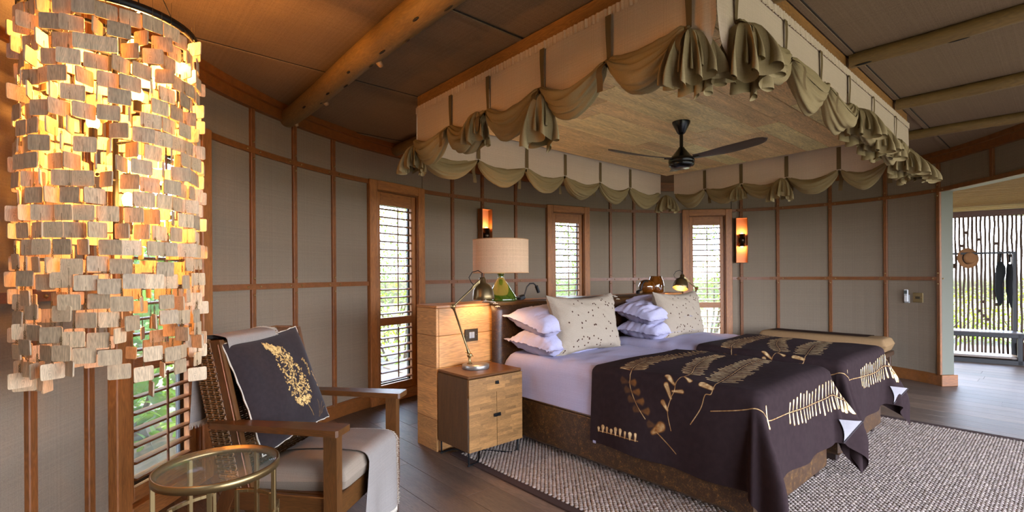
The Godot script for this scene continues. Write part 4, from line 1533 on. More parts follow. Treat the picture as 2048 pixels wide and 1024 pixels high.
func build_canopy():
	var o := thing("bed_canopy", "square oak-framed canopy over the beds with knotted-up khaki canvas valance", "canopy", bw(0, 0), YAW)
	var t0 := -0.036
	var t1 := 3.38
	var s0 := -0.19
	var s1 := 2.14
	var h := 2.565
	var wm := wood(Color(0.61, 0.42, 0.21), 0, 1, 0.5, 3.0)
	var wz := wood(Color(0.61, 0.42, 0.21), 2, 1, 0.5, 3.0)
	for q in [[Vector3((t0 + t1) / 2, h + 0.045, s1 - 0.022), Vector3(t1 - t0, 0.09, 0.044), wm], [Vector3((t0 + t1) / 2, h + 0.045, s0 + 0.022), Vector3(t1 - t0, 0.09, 0.044), wm], [Vector3(t0 + 0.022, h + 0.045, (s0 + s1) / 2), Vector3(0.044, 0.09, s1 - s0 - 0.09), wz], [Vector3(t1 - 0.022, h + 0.045, (s0 + s1) / 2), Vector3(0.044, 0.09, s1 - s0 - 0.09), wz]]:
		var g := Geo.new()
		g.box(q[0], q[1], 0.004)
		part("frame_beam", g, q[2], o)
	# boarded soffit: planks run across, along t
	var pm := []
	for k in 5:
		var v := 0.92 + 0.045 * k
		pm.append(wood(Color(minf(1.0, 1.0 * v), 0.85 * v, 0.61 * v), 0, 2 * k + 1, 0.5, 2.6))
	var back := Geo.new()
	back.box(Vector3((t0 + t1) / 2, 2.53, (s0 + s1) / 2), Vector3(t1 - t0 - 0.1, 0.06, s1 - s0 - 0.1))
	part("soffit_backing", back, mats.core, o)
	var bwid := 0.19
	var r := 0
	var s := s0 + 0.05
	while s < s1 - 0.06:
		var w: float = minf(bwid, s1 - 0.05 - s)
		var t := t0 + 0.05
		var first := 0.45 + 0.55 * float((r * 37) % 10) / 10.0
		while t < t1 - 0.06:
			var ln: float = minf(first if t < t0 + 0.06 else 1.35, t1 - 0.05 - t)
			var g := Geo.new()
			g.box(Vector3(t + ln / 2, 2.485, s + w / 2), Vector3(ln - 0.005, 0.02, w - 0.005), 0.003)
			part("soffit_plank", g, pm[rng.randi() % 5], o)
			t += ln
		s += w
		r += 1
	# canvas valance: [fixed axis is t?, fixed value, outward, ties, tie height, far end]
	var sides := [
		{"axis": 0, "at": t0 - 0.006, "out": Vector3(-1, 0, 0), "ties": [-0.176, 0.282, 0.696, 1.176, 1.625, 2.035, 2.146], "y": 2.312, "dep": 0.19, "fat": 0.062},
		{"axis": 1, "at": s1 + 0.006, "out": Vector3(0, 0, 1), "ties": [-0.04, 0.111, 0.644, 1.15, 1.671, 2.235, 2.887, 3.386], "y": 2.345, "dep": 0.185, "fat": 0.062},
		{"axis": 1, "at": s0 - 0.004, "out": Vector3(0, 0, -1), "ties": [-0.04, 0.544, 1.095, 1.608, 2.147, 2.677, 3.30], "y": 2.27, "dep": 0.16, "fat": 0.055},
		{"axis": 0, "at": t1 + 0.004, "out": Vector3(1, 0, 0), "ties": [-0.07, 0.319, 0.729, 1.181, 1.634, 2.0, 2.12], "y": 2.265, "dep": 0.16, "fat": 0.055}]
	var sid := 0
	for d in sides:
		var ties: Array = d.ties
		var at3 := func(x: float, y: float, off := 0.0) -> Vector3:
			return (Vector3(d.at, y, x) if d.axis == 0 else Vector3(x, y, d.at)) + d.out * off
		for k in ties.size() - 1:
			var a: float = ties[k]
			var b: float = ties[k + 1]
			# flat upper cloth between two straps
			var g := Geo.new()
			var ph := rng.randf() * 6.0
			var f := func(u: float, v: float) -> Vector3:
				var x := lerpf(a, b, u)
				var y := lerpf(h + 0.004, d.y - 0.005 - (0.05 if b - a > 0.2 else 0.16) * sin(PI * u), v)
				return at3.call(x, y, 0.004 * sin(u * 11.0 + ph) * v + 0.006 * sin(PI * u) * v)
			g.grid(f, 14, 8)
			part("valance_panel", g, mats.canvas, o)
			# gathered heading
			var g2 := Geo.new()
			var f2 := func(u: float, v: float) -> Vector3:
				var x := lerpf(a, b, u)
				return at3.call(x, h + 0.006 - 0.045 * v, 0.007 + 0.0025 * sin(x * 260.0) + 0.002 * sin(x * 170.0 + 1.0))
			g2.grid(f2, int(maxf(8.0, (b - a) * 160.0)), 3)
			part("gathered_heading", g2, mats.canvas, o)
			if b - a > 0.2:
				var g3 := Geo.new()
				swag(g3, at3.call(a + 0.01, d.y - 0.012, 0.02), at3.call(b - 0.01, d.y - 0.012, 0.02), d.out, d.dep * rng.randf_range(0.9, 1.15), d.fat * rng.randf_range(0.9, 1.1), sid * 1.37 + k * 2.1)
				part("swag", g3, mats.khaki, o)
		for k in range(1, ties.size() - 1):
			var x: float = clampf(ties[k], (s0 if d.axis == 0 else t0) + 0.018, (s1 if d.axis == 0 else t1) - 0.018)
			var g := Geo.new()
			var wv := rng.randf_range(-0.03, 0.03)
			var tail := rng.randf_range(0.13, 0.19)
			var f := func(u: float, v: float) -> Vector3:
				var y := lerpf(h - 0.035, d.y, v)
				return at3.call(x + (u - 0.5) * 0.036 * (1.0 - 0.35 * v), y, 0.012 + 0.002 * sin(v * 5.0))
			g.grid(f, 2, 8)
			var f2 := func(u: float, v: float) -> Vector3:
				return at3.call(x + (u - 0.5) * 0.034 + wv * v, d.y - tail * v, 0.014 + 0.075 * sin(minf(v * 3.0, 1.57)) + 0.006 * sin(v * 6.0))
			g.grid(f2, 2, 8)
			if sid > 1:
				var f3 := func(u: float, v: float) -> Vector3:
					return at3.call(x + (u - 0.5) * 0.036, lerpf(2.474, d.y, v), -0.006)
				g.grid(f3, 2, 6)
			part("tie_strap", g, mats.strap, o)
			var kn := Geo.new()
			kn.ball(at3.call(x, d.y - 0.004, 0.022), Vector3(0.013, 0.010, 0.012), 8, 6)
			part("knot", kn, mats.strap, o)
		sid += 1
	# bunches of gathered cloth that have slipped out of the roll: [t, s, y, outward, radius, length, waves]
	var e := t0 - 0.03
	var fz := s1 + 0.03
	for q in [[e, -0.17, 2.27, Vector3(-0.8, 0, -0.3), 0.10, 0.20, 7], [e, 0.60, 2.32, Vector3(-1, 0, 0), 0.085, 0.20, 5], [e - 0.02, 1.19, 2.26, Vector3(-1, 0, 0), 0.085, 0.27, 4], [e + 0.02, 2.03, 2.30, Vector3(-0.7, 0, 0.6), 0.095, 0.24, 8], [0.13, fz, 2.33, Vector3(0, 0, 1), 0.12, 0.25, 6],
			[1.80, fz, 2.34, Vector3(0, 0, 1), 0.12, 0.20, 6], [2.10, fz + 0.02, 2.27, Vector3(0, 0, 1), 0.12, 0.18, 6], [2.40, fz, 2.31, Vector3(0, 0, 1), 0.10, 0.20, 5], [3.05, fz, 2.28, Vector3(0, 0, 1), 0.13, 0.20, 7], [3.40, fz, 2.27, Vector3(0.4, 0, 0.8), 0.14, 0.20, 8],
			[t1 - 0.02, -0.16, 2.24, Vector3(-0.6, 0, 0.7), 0.10, 0.19, 6], [t1 - 0.03, 0.70, 2.215, Vector3(-1, 0, 0), 0.065, 0.13, 6], [t1 - 0.03, 1.14, 2.245, Vector3(-1, 0, 0), 0.085, 0.21, 5]]:
		var g := Geo.new()
		rosette(g, Vector3(q[0], q[2], q[1]), q[3].normalized(), q[4], q[5], rng.randf() * 6.0, q[6])
		part("gathered_bunch", g, mats.khaki, o)


func build_fan():
	var o := thing("ceiling_fan", "black three-bladed ceiling fan with dark wooden blades under the canopy's boarded soffit", "fan", bw(1.55, 1.08, 2.475), 0.0)
	var g := Geo.new()
	g.lathe([Vector2(0, -0.095), Vector2(0.02, -0.095), Vector2(0.03, -0.085), Vector2(0.066, -0.012), Vector2(0.068, 0.0)], 28)
	part("ceiling_cup", g, mats.black_gloss, o)
	g = Geo.new()
	g.tube([Vector3(0, -0.09, 0), Vector3(0, -0.22, 0)], 0.0135, 12)
	part("down_rod", g, mats.black_gloss, o)
	g = Geo.new()
	g.lathe([Vector2(0.0, -0.362), Vector2(0.055, -0.36), Vector2(0.082, -0.35), Vector2(0.094, -0.335), Vector2(0.096, -0.315), Vector2(0.094, -0.313), Vector2(0.097, -0.311), Vector2(0.096, -0.29), Vector2(0.088, -0.278), Vector2(0.07, -0.265), Vector2(0.024, -0.205), Vector2(0.018, -0.195), Vector2(0.0, -0.194)], 32)
	part("motor_housing", g, mats.black_gloss, o)
	var blade := Geo.new()
	for side in [1.0, -1.0]:
		var f := func(u: float, v: float) -> Vector3:
			var x := lerpf(0.10, 0.62, u)
			var hw := lerpf(0.032, 0.062, smoothstep(0.0, 0.55, u)) * sqrt(maxf(0.0, 1.0 - pow(clampf((u - 0.82) / 0.18, 0, 1), 2.2)))
			var z := (v - 0.5) * 2.0 * hw
			var lift := 0.035 * u * u
			return Vector3(x, -0.285 + lift + side * 0.004 * sqrt(maxf(0.0, 1.0 - pow((v - 0.5) * 2.0, 2.0))) + z * 0.30 * (1.0 - 0.5 * u), z)
		blade.grid(f, 30, 8, side < 0)
	var bm := blade.mesh()
	var arm := Geo.new()
	arm.box(Vector3(0.105, -0.289, 0), Vector3(0.075, 0.010, 0.035), 0.003)
	var am := arm.mesh()
	for an in [-45.0, -165.0, 75.0]:
		# plan angle, measured from the picture's right towards the depth
		var yaw := deg_to_rad(an)
		part("blade", bm, wood(Color(0.29, 0.225, 0.18), 0, 1, 0.45, 6.0), o, Vector3.ZERO, Vector3(0, yaw, 0))
		part("blade_bracket", am, mats.black, o, Vector3.ZERO, Vector3(0, yaw, 0))


# ---------------------------------------------------------------- bedside
func glow(col: Color, e: float) -> StandardMaterial3D:
	var m := plain(col, 0.6)
	m.emission_enabled = true
	m.emission = col
	m.emission_energy_multiplier = e
	return m


func omni(called: String, parent: Node, at: Vector3, col: Color, e: float, size := 0.02):
	var l := OmniLight3D.new()
	l.name = called
	l.light_color = col
	l.light_energy = e
	l.light_size = size
	l.omni_range = 12.0
	l.omni_attenuation = 2.0
	l.shadow_enabled = true
	parent.add_child(l, true)
	l.position = at


func nightstand(label: String, at: Vector3) -> Node3D:
	var o := thing("nightstand", label, "nightstand", at, YAW, "bedside cabinets")
	# local: x 0..0.49 along the wall, z 0..0.384 to the front, top at 0.613
	var w := 0.486
	var d := 0.372
	var y0 := 0.096
	var y1 := 0.613
	var side := wood(Color(0.40, 0.265, 0.135), 1, 3, 0.4, 9.0)
	var bt := Geo.new()
	bt.box(Vector3(w / 2, y1 - 0.011, d / 2 + 0.006), Vector3(w, 0.022, d + 0.012), 0.008)
	part("top", bt, wood(Color(0.45, 0.285, 0.15), 0, 2, 0.35, 6.0), o)
	for x in [0.011, w - 0.011]:
		var g := Geo.new()
		g.box(Vector3(x, (y0 + y1 - 0.022) / 2, d / 2), Vector3(0.022, y1 - 0.022 - y0, d), 0.003)
		part("side", g, side, o)
	var bk := Geo.new()
	bk.box(Vector3(w / 2, (y0 + y1) / 2, 0.008), Vector3(w - 0.044, y1 - y0 - 0.03, 0.014))
	bk.box(Vector3(w / 2, y0 + 0.009, d / 2), Vector3(w - 0.044, 0.018, d - 0.02))
	bk.box(Vector3(w / 2, 0.467, d / 2), Vector3(w - 0.044, 0.016, d - 0.03))
	part("carcass", bk, side, o)
	var tones := []
	for k in 7:
		var v := 0.90 + 0.033 * k
		tones.append(wood(Color(0.68 * v, 0.49 * v, 0.28 * v), 0, k * 2 + 1, 0.42, 5.0))
	# fronts are butcher-block: short staves glued up
	var fronts := [["drawer", 0.003, w - 0.003, 0.478, 0.590], ["door", 0.003, w / 2 - 0.0015, y0 + 0.003, 0.474], ["door", w / 2 + 0.0015, w - 0.003, y0 + 0.003, 0.474]]
	var n := 0
	for q in fronts:
		var fr := Node3D.new()
		fr.name = q[0]
		o.add_child(fr, true)
		var bb := Geo.new()
		bb.box(Vector3((q[1] + q[2]) / 2, (q[3] + q[4]) / 2, d + 0.003), Vector3(q[2] - q[1] - 0.004, q[4] - q[3] - 0.004, 0.012))
		part("panel", bb, tones[2], fr)
		var y: float = q[3]
		var sh := 0.0211 if q[0] == "door" else 0.0224
		while y < q[4] - 0.005:
			var x: float = q[1]
			while x < q[2] - 0.001:
				var ln: float = minf(rng.randf_range(0.07, 0.20), q[2] - x)
				if q[2] - x - ln < 0.035:
					ln = q[2] - x
				var st := Geo.new()
				st.box(Vector3(x + ln / 2, y + sh / 2, d + 0.0125 + rng.randf_range(-0.0003, 0.0003)), Vector3(ln - 0.0004, sh - 0.0003, 0.009))
				part("stave", st, tones[rng.randi() % 7], fr)
				x += ln
			y += sh
		var hx: float = (q[1] + q[2]) / 2
		var hy := 0.545
		if q[0] == "door":
			hx = w / 2 + (-0.016 if n == 1 else 0.016)
			hy = 0.318
		var hg := Geo.new()
		hg.box(Vector3(hx, hy, d + 0.022), Vector3(0.030, 0.022, 0.008), 0.002)
		hg.box(Vector3(hx, hy - 0.006, d + 0.029), Vector3(0.020, 0.007, 0.014), 0.002)
		part("handle", hg, mats.black, fr)
		n += 1
	var hinge := Geo.new()
	hinge.box(Vector3(0.004, 0.285, d + 0.0035), Vector3(0.004, 0.36, 0.006))
	part("piano_hinge", hinge, mats.steel, o)
	# bent-rod legs
	for z in [0.03, d - 0.005]:
		for x in [[0.012, 0.09], [w - 0.03, w - 0.11]]:
			var lg := Geo.new()
			lg.tube([Vector3(x[0], 0.10, z), Vector3(x[0], 0.022, z), Vector3(lerpf(x[0], x[1], 0.12), 0.010, z), Vector3(x[1], 0.009, z)], 0.0065, 8)
			lg.ball(Vector3(x[0], 0.008, z), Vector3(0.011, 0.008, 0.011), 8, 4)
			part("leg", lg, mats.black, o)
	var cr := Geo.new()
	cr.tube([Vector3(0.09, 0.012, 0.03), Vector3(w / 2, 0.014, d / 2), Vector3(w - 0.11, 0.012, d - 0.005)], 0.006, 8)
	cr.tube([Vector3(0.09, 0.012, d - 0.005), Vector3(w / 2, 0.014, d / 2), Vector3(w - 0.11, 0.012, 0.03)], 0.006, 8)
	part("cross_rod", cr, mats.black, o)
	return o


# jointed desk lamp; pts: base, elbow, head pivot; mouth direction, all local to the base
func task_lamp(label: String, at: Vector3, elbow: Vector3, pivot: Vector3, mouth: Vector3, e: float):
	var o := thing("task_lamp", label, "lamp", at, 0.0, "jointed bedside lamps")
	var g := Geo.new()
	g.lathe([Vector2(0, 0), Vector2(0.098, 0.0), Vector2(0.100, 0.004), Vector2(0.100, 0.026), Vector2(0.097, 0.030), Vector2(0, 0.0305)], 40)
	part("base", g, plain(Color(0.60, 0.58, 0.55), 0.35, 0.75), o)
	var post := Vector3(-0.045, 0.03, -0.0)
	g = Geo.new()
	g.lathe([Vector2(0.022, 0.0), Vector2(0.020, 0.005), Vector2(0.011, 0.012), Vector2(0.009, 0.05), Vector2(0.012, 0.054), Vector2(0, 0.056)], 16, Transform3D(Basis.IDENTITY, post))
	part("socket_post", g, mats.brass, o)
	var kn := post + Vector3(0, 0.065, 0)
	for p in [kn, elbow]:
		g = Geo.new()
		g.lathe([Vector2(0, -0.017), Vector2(0.014, -0.017), Vector2(0.019, -0.011), Vector2(0.019, 0.011), Vector2(0.014, 0.017), Vector2(0.006, 0.018), Vector2(0.006, 0.026), Vector2(0, 0.026)], 18, Transform3D(rot(Vector3.RIGHT, PI / 2), p))
		part("joint", g, mats.brass, o)
	g = Geo.new()
	g.bar(kn + Vector3(-0.03, 0.022, 0.0), kn + Vector3(0.03, -0.010, 0.0), 0.006, 0.006, 0.002)
	part("wing_screw", g, mats.brass, o)
	g = Geo.new()
	g.tube([kn, kn.lerp(elbow, 0.12), kn.lerp(elbow, 0.13), kn.lerp(elbow, 0.92), kn.lerp(elbow, 0.93), elbow], [0.011, 0.011, 0.0075, 0.0075, 0.010, 0.010], 12)
	part("lower_arm", g, mats.old_brass, o)
	g = Geo.new()
	var dir := (pivot - elbow).normalized()
	g.tube([elbow, pivot - dir * 0.05], 0.0075, 12)
	g.tube([pivot - dir * 0.11 + Vector3(0, 0.010, 0), pivot - dir * 0.02 + Vector3(0, 0.010, 0)], 0.006, 10)
	g.bar(pivot - dir * 0.12, pivot + dir * 0.01, 0.012, 0.022, 0.003)
	part("upper_arm", g, mats.old_brass, o)
	# head: a deep bell shade
	var b := Basis(Quaternion(Vector3.DOWN, mouth.normalized()))
	var xf := Transform3D(b, pivot)
	g = Geo.new()
	g.lathe([Vector2(0.083, -0.155), Vector2(0.085, -0.152), Vector2(0.082, -0.125), Vector2(0.075, -0.085), Vector2(0.060, -0.052), Vector2(0.038, -0.036), Vector2(0.027, -0.030), Vector2(0.025, 0.0), Vector2(0.02, 0.012), Vector2(0, 0.014)], 32, xf)
	g.lathe([Vector2(0.02, -0.045), Vector2(0.056, -0.058), Vector2(0.071, -0.088), Vector2(0.079, -0.125), Vector2(0.083, -0.155)].map(func(q): return q), 32, xf)
	part("shade", g, mats.shade_metal, o)
	g = Geo.new()
	g.lathe([Vector2(0, -0.128), Vector2(0.016, -0.124), Vector2(0.024, -0.108), Vector2(0.020, -0.085), Vector2(0.013, -0.070), Vector2(0.013, -0.045), Vector2(0, -0.045)], 18, xf)
	part("bulb", g, mats.warm_bulb, o)
	omni("bulb_light", o, xf * Vector3(0, -0.108, 0), Color(1.0, 0.78, 0.52), e, 0.02)
	# flex
	g = Geo.new()
	var c0 := pivot + b * Vector3(0, 0.012, 0)
	g.tube([c0, c0 + Vector3(0.002, 0.03, 0), c0 + Vector3(-0.03, 0.052, 0), c0 + Vector3(-0.075, 0.04, 0), c0 + Vector3(-0.10, 0.0, 0), c0 + Vector3(-0.085, -0.035, 0), pivot - dir * 0.09], 0.0032, 7)
	part("flex", g, mats.black, o)
	return o


func gooseneck(label: String, at: Vector3, yaw: float):
	var o := thing("reading_light", label, "lamp", at, yaw, "black gooseneck reading lights")
	var g := Geo.new()
	g.box(Vector3(0, 0.022, 0), Vector3(0.075, 0.042, 0.05), 0.01, rot(Vector3(0, 0, 1), 0.25))
	part("base", g, mats.black, o)
	g = Geo.new()
	g.tube([Vector3(0.03, 0.025, 0), Vector3(0.05, 0.07, 0), Vector3(0.07, 0.115, 0), Vector3(0.105, 0.142, 0), Vector3(0.15, 0.145, 0), Vector3(0.18, 0.125, 0), Vector3(0.195, 0.10, 0)], 0.0062, 8)
	part("neck", g, mats.black, o)
	g = Geo.new()
	g.tube([Vector3(0.186, 0.118, 0), Vector3(0.214, 0.062, 0)], [0.0155, 0.0155], 12)
	part("head", g, mats.black, o)


func build_bedside():
	mats.shade_metal = plain(Color(0.43, 0.36, 0.24), 0.33, 0.85)
	mats.warm_bulb = glow(Color(1.0, 0.78, 0.50), 6.0)
	nightstand("oak block-fronted nightstand with the jointed lamp, left of the nearer bed", bw(0.0, 0.012))
	nightstand("oak nightstand under the far lamp, hidden behind the farther bed's cushion", bw(3.06, 0.012))
	# left lamp reaches over the headboard wall
	var lb := bw(0.235, 0.165, 0.613)
	var el := bw(0.055, 0.14, 1.075)
	var hp := bw(0.325, 0.135, 1.27)
	task_lamp("antique brass jointed lamp on the left nightstand, arm folded towards the partition", lb, el - lb, hp - lb, Vector3(0.06, -1, 0.02), 0.32)
	var rb := bw(3.30, 0.17, 0.613)
	var er := bw(3.345, 0.23, 1.13)
	var hr := bw(3.16, 0.16, 1.275)
	task_lamp("lit brass jointed lamp behind the farther dotted cushion, beside the right window", rb, er - rb, hr - rb, Vector3(-0.30, -1, 0.35), 0.42)
	# table lamp of green bottle glass
	var o := thing("table_lamp", "table lamp of green bottle glass with a wide drum shade, on the partition's ledge", "lamp", bw(0.735, -0.14, HB), 0.0)
	var gm := plain(Color(0.20, 0.29, 0.045), 0.05)
	gm.metallic_specular = 0.8
	gm.clearcoat_enabled = true
	gm.clearcoat = 1.0
	gm.clearcoat_roughness = 0.03
	var g := Geo.new()
	g.lathe([Vector2(0, 0), Vector2(0.132, 0.0), Vector2(0.140, 0.008), Vector2(0.138, 0.022), Vector2(0.118, 0.055), Vector2(0.085, 0.105), Vector2(0.058, 0.150), Vector2(0.035, 0.180), Vector2(0.026, 0.195), Vector2(0.025, 0.222), Vector2(0.031, 0.226), Vector2(0.031, 0.238), Vector2(0.025, 0.242), Vector2(0, 0.242)], 48)
	part("glass_base", g, gm, o)
	g = Geo.new()
	g.tube([Vector3(0, 0.235, 0), Vector3(0, 0.30, 0)], 0.010, 10)
	part("stem", g, mats.brass, o)
	g = Geo.new()
	g.lathe([Vector2(0.238, 0.238), Vector2(0.238, 0.522)], 64)
	g.lathe([Vector2(0.236, 0.522), Vector2(0.236, 0.238)], 64)
	part("shade", g, mats.shade, o)
	for y in [0.24, 0.52]:
		g = Geo.new()
		var hoop := []
		for k in 49:
			hoop.append(Vector3(cos(TAU * k / 48.0) * 0.238, y, sin(TAU * k / 48.0) * 0.238))
		g.tube(hoop, 0.003, 6, false)
		part("shade_rim", g, cloth("rim%d" % int(y * 100), Color(0.80, 0.62, 0.44)), o)
	g = Geo.new()
	for k in 3:
		var an := TAU * k / 3.0
		g.tube([Vector3(0, 0.285, 0), Vector3(cos(an) * 0.237, 0.285, sin(an) * 0.237)], 0.002, 6)
	part("shade_spider", g, mats.brass, o)
	g = Geo.new()
	g.ball(Vector3(0, 0.345, 0), Vector3(0.03, 0.04, 0.03), 14, 8)
	part("bulb", g, glow(Color(1.0, 0.70, 0.42), 3.0), o)
	omni("bulb_light", o, Vector3(0, 0.345, 0), Color(1.0, 0.82, 0.62), 0.2, 0.03)
	# reading lights on the headboard
	gooseneck("black gooseneck reading light in front of the green glass lamp", bw(0.93, -0.10, HB), YAW)
	gooseneck("black gooseneck reading light beside the amber glass bottles", bw(2.70, -0.10, HB), YAW)
	# amber glass
	var am := plain(Color(0.36, 0.19, 0.03), 0.04)
	am.metallic_specular = 0.9
	am.clearcoat_enabled = true
	am.clearcoat = 1.0
	am.clearcoat_roughness = 0.02
	var amb := Geo.new()
	amb.lathe([Vector2(0, 0), Vector2(0.045, 0.0), Vector2(0.078, 0.02), Vector2(0.095, 0.06), Vector2(0.095, 0.09), Vector2(0.078, 0.13), Vector2(0.045, 0.152), Vector2(0.02, 0.156), Vector2(0, 0.156)], 32)
	solo("amber_ball", amb, am, "round amber glass ball on the partition's ledge", "vase", "", bw(2.92, -0.15, HB))
	amb = Geo.new()
	amb.lathe([Vector2(0, 0), Vector2(0.08, 0.0), Vector2(0.095, 0.02), Vector2(0.097, 0.08), Vector2(0.088, 0.14), Vector2(0.07, 0.18), Vector2(0.072, 0.195), Vector2(0.066, 0.196), Vector2(0.06, 0.18), Vector2(0, 0.175)], 32)
	solo("amber_jar", amb, am, "taller amber glass jar behind the round amber ball", "vase", "", bw(3.12, -0.16, HB))
	# wall sconces
	for q in [[13, "copper-lit wall sconce rising behind the drum-shaded lamp", 0], [22, "copper-lit wall sconce right of the farthest shuttered window", 1]]:
		var p: Vector2 = plan[q[0]]
		var n: Vector2 = lnrm[q[0] * SUB]
		var sc := thing("wall_sconce", q[1], "sconce", pv(p + n * 0.02, 1.785), atan2(n.x, -n.y), "copper wall sconces")
		var w := 0.165
		var h := 0.66
		var bg := Geo.new()
		bg.box(Vector3(0, 0, 0.008), Vector3(w, h, 0.014), 0.002)
		part("back_plate", bg, mats.copper, sc)
		for sx in [-1, 1]:
			bg = Geo.new()
			bg.box(Vector3(sx * (w / 2 - 0.005), 0, 0.045), Vector3(0.010, h, 0.085), 0.002)
			part("side_cheek", bg, mats.trim, sc)
		for sy in [-1, 1]:
			bg = Geo.new()
			bg.box(Vector3(0, sy * (h / 2 - 0.004), 0.035), Vector3(w - 0.02, 0.008, 0.06), 0.002)
			part("end_strip", bg, mats.copper, sc)
		bg = Geo.new()
		bg.lathe([Vector2(0.0, -0.085), Vector2(0.035, -0.085), Vector2(0.045, -0.09), Vector2(0.045, 0.09), Vector2(0.035, 0.085), Vector2(0.0, 0.085)], 24, Transform3D(Basis.IDENTITY, Vector3(0, 0, 0.062)))
		part("lamp_cylinder", bg, plain(Color(0.22, 0.17, 0.12), 0.3, 0.85), sc)
		for sy in [-1, 1]:
			bg = Geo.new()
			bg.ball(Vector3(0, sy * 0.095, 0.062), Vector3(0.022, 0.014, 0.022), 12, 6)
			part("bulb", bg, mats.warm_bulb, sc)
			omni("bulb_light", sc, Vector3(0, sy * 0.095, 0.062), Color(1.0, 0.72, 0.44), 0.08, 0.015)
	# bench against the right wall
	var be := thing("wall_bench", "low bench with a tan cushion along the wall beyond the farther bed", "bench", bw(4.90, 0.28), YAW)
	var bw_ := 0.44
	var bl := 1.38
	var fr := Geo.new()
	fr.box(Vector3(bw_ / 2, 0.338, bl / 2), Vector3(bw_, 0.05, bl), 0.005)
	part("frame", fr, wood(Color(0.30, 0.20, 0.12), 2, 0, 0.45, 5.0), be)
	for x in [0.04, bw_ - 0.04]:
		for z in [0.05, bl - 0.05]:
			var lg := Geo.new()
			lg.box(Vector3(x, 0.155, z), Vector3(0.05, 0.31, 0.05), 0.004)
			part("leg", lg, wood(Color(0.30, 0.20, 0.12), 1, 0, 0.45, 5.0), be)
	var cu := Geo.new()
	var cf := func(sgn: float) -> Callable:
		return func(u: float, v: float) -> Vector3:
			var ex := 1.0 - pow(absf(u * 2.0 - 1.0), 6.0)
			var ez := 1.0 - pow(absf(v * 2.0 - 1.0), 26.0)
			var k := pow(maxf(0.0, ex * ez), 0.33)
			return Vector3(lerpf(0.0, bw_, u), 0.45 + sgn * 0.085 * k, lerpf(-0.01, bl + 0.01, v))
	cu.grid(cf.call(1.0), 24, 60, true)
	cu.grid(cf.call(-1.0), 24, 60)
	part("cushion", cu, mats.tan_cushion, be)
	var rn := Geo.new()
	var rf := func(u: float, v: float) -> Vector3:
		var p: Vector3 = cf.call(1.0).call(lerpf(0.24, 0.94, u), lerpf(0.08, 0.86, v))
		return p + Vector3(0, 0.006, 0)
	rn.grid(rf, 12, 30, true)
	part("brown_inset", rn, cloth("brown_inset", Color(0.24, 0.16, 0.11), 8.0), be)
	# remote and switch plate on the right wall
	var i := 25 * SUB + 2
	var p: Vector2 = line[i]
	var n: Vector2 = lnrm[i]
	var yaw := atan2(n.x, -n.y)
	var rc := thing("remote_control", "white remote control in its holder on the right wall, left of the brass switch plate", "remote", pv(p + n * 0.004, 1.005), yaw)
	var rg := Geo.new()
	rg.box(Vector3(0, -0.03, 0.010), Vector3(0.058, 0.10, 0.018), 0.004)
	part("holder", rg, plain(Color(0.55, 0.55, 0.54), 0.4), rc)
	rg = Geo.new()
	rg.box(Vector3(0, 0.01, 0.026), Vector3(0.048, 0.15, 0.018), 0.008)
	part("body", rg, mats.white_plastic, rc)
	rg = Geo.new()
	rg.box(Vector3(0, 0.052, 0.036), Vector3(0.034, 0.042, 0.003))
	part("display", rg, plain(Color(0.22, 0.25, 0.24), 0.3), rc)
	for k in 3:
		rg = Geo.new()
		rg.box(Vector3(-0.012 + 0.012 * k, 0.018, 0.036), Vector3(0.008, 0.008, 0.004), 0.002)
		part("button", rg, plain(Color(0.4, 0.42, 0.42), 0.5), rc)
	i = 25 * SUB + 3
	p = line[i]
	n = lnrm[i]
	var sw := thing("switch_plate", "square brass switch plate on the right wall, beside the white remote", "switch", pv(p + n * 0.004, 0.995), atan2(n.x, -n.y))
	rg = Geo.new()
	rg.box(Vector3(0, 0, 0.004), Vector3(0.115, 0.115, 0.006), 0.002)
	part("plate", rg, mats.old_brass, sw)
	rg = Geo.new()
	rg.box(Vector3(0, 0, 0.009), Vector3(0.055, 0.030, 0.006), 0.002)
	part("rocker", rg, plain(Color(0.25, 0.21, 0.14), 0.4, 0.6), sw)
	for sx in [-0.04, 0.04]:
		rg = Geo.new()
		rg.ball(Vector3(sx, 0.0, 0.007), Vector3(0.005, 0.005, 0.002), 8, 4)
		part("screw", rg, mats.brass, sw)


